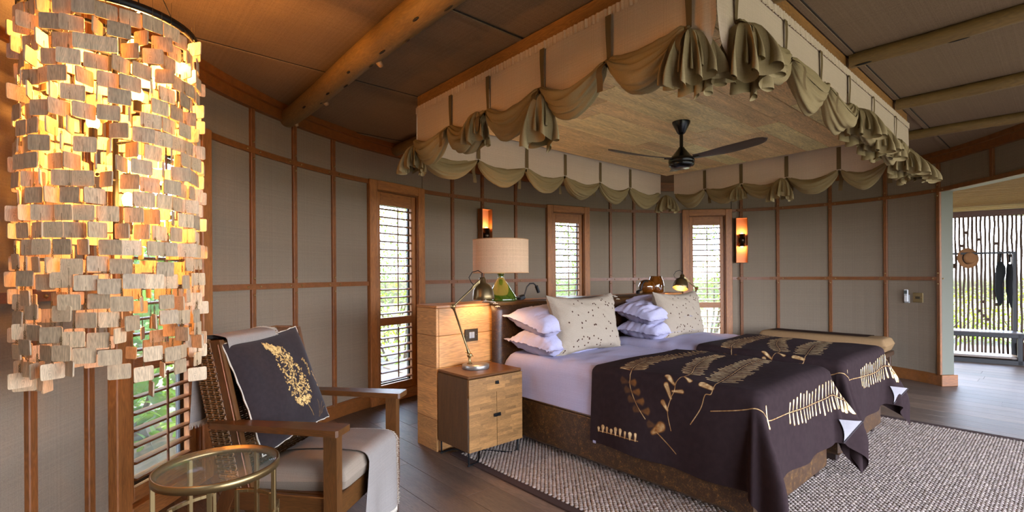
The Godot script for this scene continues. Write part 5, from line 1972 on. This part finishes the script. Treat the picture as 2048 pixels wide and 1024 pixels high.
# ---------------------------------------------------------------- sitting corner
func build_sitting():
	# frame of the chair: +x forward, z to its left; origin on the floor midway between the front legs
	var cy := 0.172
	var at := pv(Vector2(-0.725, 2.43), 0.0)
	var o := thing("armchair", "wooden lounge chair with woven cane back and wide flat arms, beside the glass side table", "armchair", at, -cy)
	var wd := wood(Color(0.39, 0.24, 0.105), 0, 0, 0.36, 5.0)
	var wv := wood(Color(0.39, 0.24, 0.105), 1, 0, 0.36, 5.0)
	var wz := wood(Color(0.38, 0.235, 0.10), 2, 0, 0.36, 5.0)
	var hw := 0.315
	for sz in [-1, 1]:
		var g := Geo.new()
		var poly := PackedVector2Array([Vector2(-0.032, 0.17), Vector2(-0.026, 0.05), Vector2(-0.017, 0.006), Vector2(-0.012, 0.0), Vector2(0.017, 0.0), Vector2(0.021, 0.005), Vector2(0.03, 0.17), Vector2(0.03, 0.62), Vector2(-0.032, 0.62)])
		g.prism(poly, 0.046, Transform3D(Basis.IDENTITY, Vector3(-0.005, 0, sz * hw - 0.023)))
		part("front_leg", g, wv, o)
		g = Geo.new()
		var arm := PackedVector2Array([Vector2(-0.575, -0.035), Vector2(-0.30, -0.043), Vector2(0.045, -0.056), Vector2(0.055, -0.048), Vector2(0.055, 0.048), Vector2(0.045, 0.056), Vector2(-0.30, 0.043), Vector2(-0.575, 0.035)])
		g.prism(arm, 0.028, Transform3D(Basis(Vector3(1, 0, 0), Vector3(0, 0, 1), Vector3(0, -1, 0)), Vector3(0, 0.648, sz * (hw + 0.012))))
		part("armrest", g, wd, o)
		# splayed rear leg
		g = Geo.new()
		g.bar(Vector3(-0.50, 0.36, sz * (hw - 0.02)), Vector3(-0.66, 0.0, sz * (hw - 0.01)), 0.045, 0.07, 0.004, Vector3.RIGHT)
		part("rear_leg", g, wv, o)
		# raked back post: a board with the cane laced along it
		g = Geo.new()
		var x0 := -0.34
		var rake := 0.24
		g.prism(PackedVector2Array([Vector2(x0, 0.06), Vector2(x0 - 0.06, 0.06), Vector2(x0 - 0.06 - rake * 0.93, 0.99), Vector2(x0 - 0.055 - rake * 0.93, 1.005), Vector2(x0 - rake * 0.95, 1.01)]), 0.026, Transform3D(Basis.IDENTITY, Vector3(0, 0, sz * (hw - 0.02) - 0.013)))
		var bp := part("back_post", g, wv, o)
		var pg := Geo.new()
		pg.tube([Vector3(x0 - 0.012 - 0.24 * 0.24, 0.30, sz * (hw - 0.02) + 0.0135 * sz), Vector3(x0 - 0.012 - 0.24 * 0.93, 0.99, sz * (hw - 0.02) + 0.0135 * sz)], 0.003, 6)
		part("welt", pg, wood(Color(0.62, 0.38, 0.22), 1, 1, 0.4, 5.0), bp)
		var nails := Geo.new()
		for k in 22:
			var y := 0.30 + k * 0.031
			nails.ball(Vector3(x0 - 0.05 - 0.24 * (y - 0.06), y, sz * (hw - 0.02) + 0.014 * sz), Vector3(0.005, 0.005, 0.004), 6, 4)
		part("cane_lacing", nails, wood(Color(0.25, 0.15, 0.08), 1, 1, 0.5, 9.0), bp)
		stuff(bp.get_node("cane_lacing"))
		g = Geo.new()
		g.box(Vector3(-0.27, 0.29, sz * (hw - 0.01)), Vector3(0.52, 0.085, 0.026), 0.004)
		part("side_rail", g, wd, o)
	var g := Geo.new()
	g.box(Vector3(0.0, 0.285, 0), Vector3(0.026, 0.10, hw * 2 - 0.04), 0.004)
	part("front_rail", g, wz, o)
	g = Geo.new()
	g.box(Vector3(-0.22, 0.325, 0), Vector3(0.44, 0.016, hw * 2 - 0.06))
	part("seat_base", g, wz, o)
	# woven back: strands wound round uprights, on the back and wrapping the sides
	var rib := Geo.new()
	var wv2 := Geo.new()
	var ring := func(y: float, f: float) -> Vector3:
		# f runs round the U-shaped shell: side, back, side
		var fx := -0.34 - 0.055 - 0.24 * (y - 0.06)
		var dep := 0.10
		var hz := hw - 0.008
		var tot := dep * 2.0 + hz * 2.0
		var q := f * tot
		if q < dep:
			return Vector3(fx - q, y, -hz)
		if q < dep + hz * 2.0:
			var z := q - dep - hz
			return Vector3(fx - dep - 0.015 * (1.0 - pow(z / hz, 2.0)), y, z)
		return Vector3(fx - (tot - q), y, hz)
	for k in 66:
		var pts := []
		var y := 0.30 + k * 0.0105
		for j in 53:
			var p: Vector3 = ring.call(y, j / 52.0)
			var c: Vector3 = Vector3(p.x + 0.40 + 0.24 * (y - 0.06), 0, p.z).normalized()
			pts.append(p + c * 0.004 * (1.0 if (j + k) % 2 == 0 else -1.0))
		wv2.tube(pts, 0.0048, 5)
	for j in range(0, 53, 2):
		rib.tube([ring.call(0.29, j / 52.0), ring.call(0.65, j / 52.0), ring.call(0.998, j / 52.0)], 0.0045, 6)
	var cane := wood(Color(0.46, 0.32, 0.17), 1, 1, 0.45, 14.0)
	var back := part("cane_back", wv2, cane, o)
	stuff(back)
	stuff(part("cane_uprights", rib, wood(Color(0.52, 0.37, 0.20), 1, 1, 0.5, 14.0), back))
	var tb0 := Geo.new()
	tb0.box(Vector3(-0.628, 0.992, 0), Vector3(0.10, 0.02, hw * 2 - 0.07), 0.006)
	part("top_rail", tb0, cane, o)
	var tr := Geo.new()
	var tp := []
	for j in 41:
		tp.append(ring.call(1.002, j / 40.0))
	tr.tube(tp, 0.012, 8)
	part("top_roll", tr, cane, back)
	# seat cushion
	var cu := Geo.new()
	for sgn in [1.0, -1.0]:
		var f := func(u: float, v: float) -> Vector3:
			var ex := 1.0 - pow(absf(u * 2.0 - 1.0), 9.0)
			var ez := 1.0 - pow(absf(v * 2.0 - 1.0), 11.0)
			var k := pow(maxf(0.0, ex * ez), 0.36)
			var x := lerpf(-0.45, 0.035, u)
			return Vector3(x, 0.392 + 0.06 * x + sgn * (0.062 * k + (0.012 * sin(PI * u) * sin(PI * v) if sgn > 0 else 0.0)), lerpf(-hw + 0.03, hw - 0.03, v))
		cu.grid(f, 34, 34, sgn > 0)
	part("seat_cushion", cu, mats.seat_linen, o)
	# the printed scatter cushion propped against the back
	var pm := plain(Color(1, 1, 1), 0.95)
	pm.albedo_texture = texs.spike_print
	pm.metallic_specular = 0.2
	pm.rim_enabled = true
	pm.rim = 0.2
	var sc := thing("printed_cushion", "dark square cushion printed with a golden flower spike, propped in the armchair", "cushion", at, -cy)
	var face := Geo.new()
	var cush := func(u: float, v: float, sgn: float) -> Vector3:
		var x := u * 2.0 - 1.0
		var y := v * 2.0 - 1.0
		var px := x * (1.0 - 0.05 * (1.0 - y * y)) * 0.285
		var py := y * (1.0 - 0.06 * (1.0 - x * x)) * 0.275
		var k := pow(maxf(0.0, (1.0 - pow(absf(x), 3.0)) * (1.0 - pow(absf(y), 3.0))), 0.55)
		return Vector3(sgn * (0.002 + 0.060 * k) + 0.004 * sin(x * 7.0 + y * 3.0) * k, py, px)
	var tiltb := rot(Vector3(0, 0, 1), 0.36) * rot(Vector3(1, 0, 0), 0.04)
	var place := Transform3D(tiltb, Vector3(-0.475, 0.745, 0.0))
	var ff := func(u: float, v: float) -> Vector3:
		return place * cush.call(1.0 - u, 1.0 - v, 1.0)
	face.grid(ff, 30, 30, true)
	part("printed_face", face, pm, sc)
	var rear := Geo.new()
	var fb := func(u: float, v: float) -> Vector3:
		return place * cush.call(1.0 - u, 1.0 - v, -1.0)
	rear.grid(fb, 30, 30)
	part("plain_back", rear, cloth("cushion_back", Color(0.30, 0.22, 0.20)), sc)
	var ed := Geo.new()
	var ep := []
	for k in 81:
		var f := k / 20.0
		var e := fmod(f, 1.0)
		var q := Vector2(e, 0) if f < 1.0 else Vector2(1, e) if f < 2.0 else Vector2(1.0 - e, 1) if f < 3.0 else Vector2(0, 1.0 - e)
		if k == 80:
			q = Vector2(0, 0)
		ep.append(place * (cush.call(q.x, q.y, 0.0) + Vector3(0, 0.003 * sin(k * 2.3), 0.003 * cos(k * 1.9))))
	ed.tube(ep, 0.004, 6, false)
	part("frayed_edge", ed, mats.fringe, sc)
	# throw laid over the seat and down the front
	var th := thing("seat_throw", "pale grey fringed throw spread over the armchair seat and hanging down its front", "blanket", at, -cy)
	var tg := Geo.new()
	var tf := func(u: float, v: float) -> Vector3:
		# v from the back of the seat over the front edge; u across
		var z := lerpf(0.085, -0.225, u) + 0.02 * v
		var l := v * 0.82
		var x := -0.40 + l
		var edge := 0.052
		var y := 0.0
		if x < 0.0:
			y = 0.392 + 0.06 * x + 0.062 + 0.012 * sin(PI * clampf((x + 0.45) / 0.485, 0, 1)) + 0.008
		else:
			var r := 0.05
			var a := minf(x / r, PI / 2)
			y = 0.462 - r + r * cos(a) - maxf(0.0, x - r * PI / 2)
			x = r * sin(a) + 0.012 * sin(u * 9.0) * smoothstep(0.1, 0.4, l - 0.4) + edge * 0.0
		# the near corner slopes off diagonally
		return Vector3(x + 0.008, y + 0.001 * sin(u * 23.0 + v * 9.0), z - 0.05 * smoothstep(0.4, 0.82, l) * (u - 0.9))
	tg.grid(tf, 30, 50, true)
	part("woven_cloth", tg, mats.throw_grey, th)
	var fr := Geo.new()
	for k in 120:
		var v := k / 119.0
		var p: Vector3 = tf.call(1.0, v)
		var dn := Vector3(0, -0.012, -0.022) if v < 0.5 else Vector3(0.003, -0.010, -0.024)
		fr.tube([p, p + dn * 0.5 + Vector3(rng.randf_range(-0.004, 0.004), 0.003, 0), p + dn + Vector3(rng.randf_range(-0.007, 0.007), rng.randf_range(-0.006, 0.004), 0)], [0.0022, 0.0018, 0.0008], 4, false)
	for k in 90:
		var p: Vector3 = tf.call(k / 89.0, 1.0)
		fr.tube([p, p + Vector3(0, -0.012, 0), p + Vector3(rng.randf_range(-0.006, 0.006), rng.randf_range(-0.035, -0.022), rng.randf_range(-0.006, 0.006))], [0.0022, 0.0018, 0.0008], 4, false)
	stuff(part("fringe", fr, mats.fringe, th))
	# throw over the back
	var tb := thing("back_throw", "pale grey fringed throw hung over the top of the armchair's back", "blanket", at, -cy)
	var bg := Geo.new()
	var bf := func(u: float, v: float) -> Vector3:
		var l := v * 0.72
		var z := lerpf(0.27, -0.07, u) + 0.03 * v
		var xf := -0.34 - 0.24 * 0.95
		if l < 0.15:
			return Vector3(xf + 0.012 + 0.24 * (0.15 - l) * 0.97, 1.018 - (0.15 - l), z)
		if l < 0.33:
			var a := (l - 0.15) / 0.18
			return Vector3(xf + 0.012 - 0.155 * a, 1.018 + 0.014 * sin(PI * a) - 0.004 * a, z + 0.004 * sin(u * 14.0))
		var d := l - 0.33
		return Vector3(xf - 0.150 - 0.01 * d + 0.010 * sin(u * 12.0) * d * 2.0, 1.014 - d, z + 0.03 * d)
	bg.grid(bf, 24, 50)
	part("woven_cloth", bg, mats.throw_grey, tb)
	var bfr := Geo.new()
	for k in 100:
		var p: Vector3 = bf.call(1.0, k / 99.0)
		bfr.tube([p, p + Vector3(rng.randf_range(-0.004, 0.004), 0.004, -0.014), p + Vector3(rng.randf_range(-0.006, 0.006), rng.randf_range(-0.012, 0.004), -0.030)], [0.0022, 0.0018, 0.0008], 4, false)
	for k in 80:
		var p: Vector3 = bf.call(k / 79.0, 1.0)
		bfr.tube([p, p + Vector3(0, -0.012, 0), p + Vector3(rng.randf_range(-0.005, 0.005), -0.03, rng.randf_range(-0.005, 0.005))], [0.0022, 0.0018, 0.0008], 4, false)
	stuff(part("fringe", bfr, mats.fringe, tb))
	# glass-topped side table of square brass rod
	var st := thing("side_table", "round glass-topped side table of bent square brass rod in front of the armchair", "side table", pv(Vector2(-1.105, 1.825), 0.0), 0.35)
	var rr := 0.206
	var rim := Geo.new()
	rim.lathe([Vector2(rr - 0.014, 0.573), Vector2(rr + 0.002, 0.573), Vector2(rr + 0.002, 0.601), Vector2(rr - 0.006, 0.601), Vector2(rr - 0.006, 0.592), Vector2(rr - 0.014, 0.592), Vector2(rr - 0.014, 0.573)], 72)
	part("rim", rim, mats.brass, st)
	var gl := Geo.new()
	gl.lathe([Vector2(0, 0.5925), Vector2(rr - 0.007, 0.5925), Vector2(rr - 0.006, 0.5935), Vector2(rr - 0.006, 0.5995), Vector2(rr - 0.007, 0.6005), Vector2(0, 0.6005)], 72)
	var gm := plain(Color(0.80, 0.95, 0.90, 0.04), 0.02)
	gm.metallic_specular = 0.2
	gm.transparency = BaseMaterial3D.TRANSPARENCY_ALPHA
	part("glass_top", gl, gm, st)
	for k in 5:
		var an := TAU * k / 5.0 + 0.25
		var rim_p := func(a: float, y: float, r := 0.199) -> Vector3:
			return Vector3(cos(a) * r, y, sin(a) * r)
		var lg := Geo.new()
		lg.bar(rim_p.call(an, 0.578), rim_p.call(an, 0.0), 0.015, 0.015, 0.0015, Vector3(cos(an), 0, sin(an)))
		part("leg", lg, mats.brass, st)
		# Greek-key return: along the circle, down, and back
		var ky := Geo.new()
		var prev: Vector3 = rim_p.call(an - 0.42, 0.415)
		for j in range(1, 8):
			var p: Vector3 = rim_p.call(an - 0.42 + 0.12 * j, 0.415)
			ky.bar(prev, p, 0.014, 0.014, 0.001)
			prev = p
		ky.bar(rim_p.call(an - 0.42, 0.420), rim_p.call(an - 0.42, 0.12), 0.014, 0.014, 0.001, Vector3(cos(an), 0, sin(an)))
		ky.bar(rim_p.call(an + 0.42, 0.420), rim_p.call(an + 0.42, 0.20), 0.014, 0.014, 0.001, Vector3(cos(an), 0, sin(an)))
		part("key_bar", ky, mats.brass, st)
	var br := Geo.new()
	br.lathe([Vector2(rr - 0.014, 0.0), Vector2(rr - 0.002, 0.0), Vector2(rr - 0.002, 0.012), Vector2(rr - 0.014, 0.012), Vector2(rr - 0.014, 0.0)], 60)
	part("foot_ring", br, mats.brass, st)


# ---------------------------------------------------------------- chandelier
func build_chandelier():
	var c := Vector3(-1.42, 0, -1.75)
	var R := 0.245
	var top := 2.19
	var o := thing("tile_chandelier", "tall cylinder chandelier of strung pale wooden tiles with glowing bulbs inside", "chandelier", c)
	var g := Geo.new()
	g.lathe([Vector2(R - 0.006, top - 0.012), Vector2(R + 0.006, top - 0.012), Vector2(R + 0.006, top + 0.012), Vector2(R - 0.006, top + 0.012), Vector2(R - 0.006, top - 0.012)], 64)
	part("top_ring", g, mats.black, o)
	g = Geo.new()
	for k in 2:
		var an := 0.6 + k * PI / 2
		g.bar(Vector3(cos(an) * R, top, sin(an) * R), Vector3(-cos(an) * R, top, -sin(an) * R), 0.012, 0.012, 0.002)
	part("cross_bar", g, mats.black, o)
	for k in 4:
		var an := 0.6 + k * PI / 2
		g = Geo.new()
		g.tube([Vector3(cos(an) * R * 0.95, top, sin(an) * R * 0.95), Vector3(cos(an) * 0.03, CEIL - 0.03, sin(an) * 0.03)], 0.002, 5)
		part("suspension_wire", g, mats.black, o)
	g = Geo.new()
	g.lathe([Vector2(0, CEIL - 0.05), Vector2(0.05, CEIL - 0.045), Vector2(0.06, CEIL - 0.004), Vector2(0.0, CEIL - 0.004)], 24)
	part("ceiling_rose", g, mats.black, o)
	g = Geo.new()
	g.tube([Vector3(0, top, 0), Vector3(0, 1.42, 0)], 0.009, 8)
	for q in [[1.93, 2.2], [1.83, 0.3], [1.55, 4.1], [1.70, 1.4]]:
		g.tube([Vector3(0, q[0] - 0.05, 0), Vector3(cos(q[1]) * 0.10, q[0] - 0.05, sin(q[1]) * 0.10)], 0.006, 7)
	part("lamp_frame", g, mats.black, o)
	for q in [[1.955, 0.08, 0.0], [1.858, -0.08, 0.0], [1.577, 0.045, 0.0], [1.715, -0.03, -0.09], [2.155, 0.02, -0.06]]:
		g = Geo.new()
		g.tube([Vector3(q[1], q[0] - 0.06, q[2]), Vector3(q[1], q[0] - 0.022, q[2])], 0.013, 10)
		part("socket", g, mats.black, o)
		g = Geo.new()
		g.lathe([Vector2(0, -0.026), Vector2(0.012, -0.024), Vector2(0.019, -0.010), Vector2(0.020, 0.006), Vector2(0.012, 0.024), Vector2(0, 0.030)], 14, Transform3D(Basis.IDENTITY, Vector3(q[1], q[0], q[2])))
		part("bulb", g, mats.filament, o)
		omni("bulb_light", o, Vector3(q[1], q[0], q[2]), Color(1.0, 0.70, 0.36), 0.55 if q[0] < 1.6 else 1.6 if q[0] > 2.0 else 0.2, 0.02)
	# tiles
	var poly := PackedVector2Array()
	for sx in [[1, 1], [-1, 1], [-1, -1], [1, -1]]:
		for k in 3:
			var an := deg_to_rad(45.0 * k + (0.0 if sx == [1, 1] else 90.0 if sx == [-1, 1] else 180.0 if sx == [-1, -1] else 270.0))
			poly.append(Vector2(sx[0] * 0.025 + cos(an) * 0.005, sx[1] * 0.0195 + sin(an) * 0.005))
	g = Geo.new()
	g.prism(poly, 0.004, Transform3D(Basis.IDENTITY, Vector3(0, 0, -0.002)))
	var tile := g.mesh()
	var tm := []
	for k in 5:
		var v := 0.90 + 0.05 * k
		var m := wood(Color(0.85 * v, 0.73 * v, 0.57 * v), 1, k, 0.55, 9.0)
		tm.append(m)
	var places := []
	var rings := Geo.new()
	var n := 26
	for row in 23:
		var low := row > 14
		for k in n:
			var an := TAU * (k + 0.5 * (row % 2)) / n + rng.randf_range(-0.02, 0.02)
			var spiral := 0.5 + 0.5 * sin(an * 2.0 + 0.9)
			var y := top - 0.045 - row * 0.0535
			var skip := false
			if low:
				# longer chains, strings that end at different heights, gaps
				y -= (row - 14) * (0.003 + 0.0065 * (spiral - 0.5)) - rng.randf_range(-0.012, 0.012)
				if rng.randf() < 0.16 or (row > 21 and rng.randf() < 0.5 + 0.5 * (0.6 - spiral)):
					skip = true
			# the strings part where a bulb glows through
			var eye := Vector3(1.42, 1.3, 1.75)
			for q in [Vector3(0.08, 1.955, 0.0), Vector3(-0.08, 1.858, 0.0), Vector3(0.045, 1.577, 0.0)]:
				var tp := Vector3(cos(an) * R, y, sin(an) * R)
				var dirb: Vector3 = (q - eye).normalized()
				var al := (tp - eye).dot(dirb)
				if al < eye.distance_to(q) and (tp - eye - dirb * al).length() < 0.030:
					skip = true
			if skip:
				continue
			var rad := R + rng.randf_range(-0.012, 0.012)
			var yaw := PI / 2 - an + (rng.randf_range(-0.3, 0.3) if rng.randf() < 0.6 else rng.randf_range(0.7, 1.5) * (1.0 if rng.randf() < 0.5 else -1.0))
			var p := Vector3(cos(an) * rad, y, sin(an) * rad)
			places.append([Transform3D(Basis(Vector3.UP, yaw) * rot(Vector3.RIGHT, rng.randf_range(-0.05, 0.05)), p), rng.randi() % 5])
			# two little links up to the tile above
			for j in (4 if low else 2):
				var lp := p + Vector3(0, 0.0255 + j * 0.0075, 0)
				var pts := []
				for e in 6:
					var ea := TAU * e / 5.0
					pts.append(lp + Vector3(cos(ea) * 0.0032 * (1.0 if j % 2 == 0 else 0.0), sin(ea) * 0.0048, cos(ea) * 0.0032 * (0.0 if j % 2 == 0 else 1.0)))
				rings.tube(pts, 0.0009, 3, false)
			rings.tube([p + Vector3(0, 0.024, 0), p + Vector3(0, 0.105, 0)], 0.0007, 3, false)
	stuff(part("chain_links", rings, mats.old_brass, o))
	# the tiles that face into the room first
	places.sort_custom(func(a, b): return a[0].origin.x * 0.634 + a[0].origin.z * 0.773 > b[0].origin.x * 0.634 + b[0].origin.z * 0.773)
	var rest := []
	for k in 5:
		rest.append(SurfaceTool.new())
	for i in places.size():
		if i < 300:
			var t := part("wooden_tile", tile, tm[places[i][1]], o)
			t.transform = places[i][0]
		else:
			rest[0].append_from(tile, 0, places[i][0])
	var mi := part("wooden_tiles", rest[0].commit(), tm[2], o)
	stuff(mi)


# ---------------------------------------------------------------- rug
func build_small():
	var t0 := 0.045
	var t1 := 3.487
	var s0 := 0.10
	var s1 := 3.75
	var o := thing("rug", "large grey-brown chunky woven jute rug with a brown cloth border, under both beds", "rug", bw(t0, s0), YAW)
	var w := t1 - t0
	var l := s1 - s0
	var g := Geo.new()
	g.box(Vector3(w / 2, 0.0035, l / 2), Vector3(w - 0.01, 0.005, l - 0.01))
	part("backing", g, plain(Color(0.27, 0.23, 0.20), 0.95), o)
	var bd := cloth("rug_border", Color(0.30, 0.235, 0.21), 12.0)
	for q in [[Vector3(0.028, 0.006, l / 2), Vector3(0.056, 0.011, l)], [Vector3(w - 0.028, 0.006, l / 2), Vector3(0.056, 0.011, l)], [Vector3(w / 2, 0.006, 0.028), Vector3(w - 0.112, 0.011, 0.056)], [Vector3(w / 2, 0.006, l - 0.028), Vector3(w - 0.112, 0.011, 0.056)]]:
		g = Geo.new()
		g.box(q[0], q[1], 0.003)
		part("border", g, bd, o)
	# the weave: fat knots in offset rows
	var kn := Geo.new()
	kn.ball(Vector3.ZERO, Vector3(0.0165, 0.0078, 0.0118), 8, 5)
	var mm := MultiMesh.new()
	mm.transform_format = MultiMesh.TRANSFORM_3D
	mm.use_colors = true
	mm.mesh = kn.mesh()
	var px := 0.034
	var pz := 0.017
	var nx := int((w - 0.125) / px)
	var nz := int((l - 0.125) / pz)
	mm.instance_count = nx * nz
	var i := 0
	for a in nx:
		for b in nz:
			var p := Vector3(0.07 + (a + 0.5 * (b % 2)) * px, 0.008 + rng.randf_range(-0.001, 0.001), 0.066 + b * pz)
			mm.set_instance_transform(i, Transform3D(Basis.from_euler(Vector3(0, 0.28 + rng.randf_range(-0.3, 0.3), rng.randf_range(-0.2, 0.2))).scaled(Vector3.ONE * rng.randf_range(0.92, 1.1)), p))
			var v := rng.randf_range(0.74, 1.06)
			mm.set_instance_color(i, Color(v, v * rng.randf_range(0.96, 1.0), v * rng.randf_range(0.93, 1.0)))
			i += 1
	var mi := MultiMeshInstance3D.new()
	mi.name = "woven_knots"
	mi.multimesh = mm
	var jm := plain(Color(0.60, 0.53, 0.47), 0.9)
	jm.vertex_color_use_as_albedo = true
	mi.material_override = jm
	o.add_child(mi, true)
	stuff(mi)
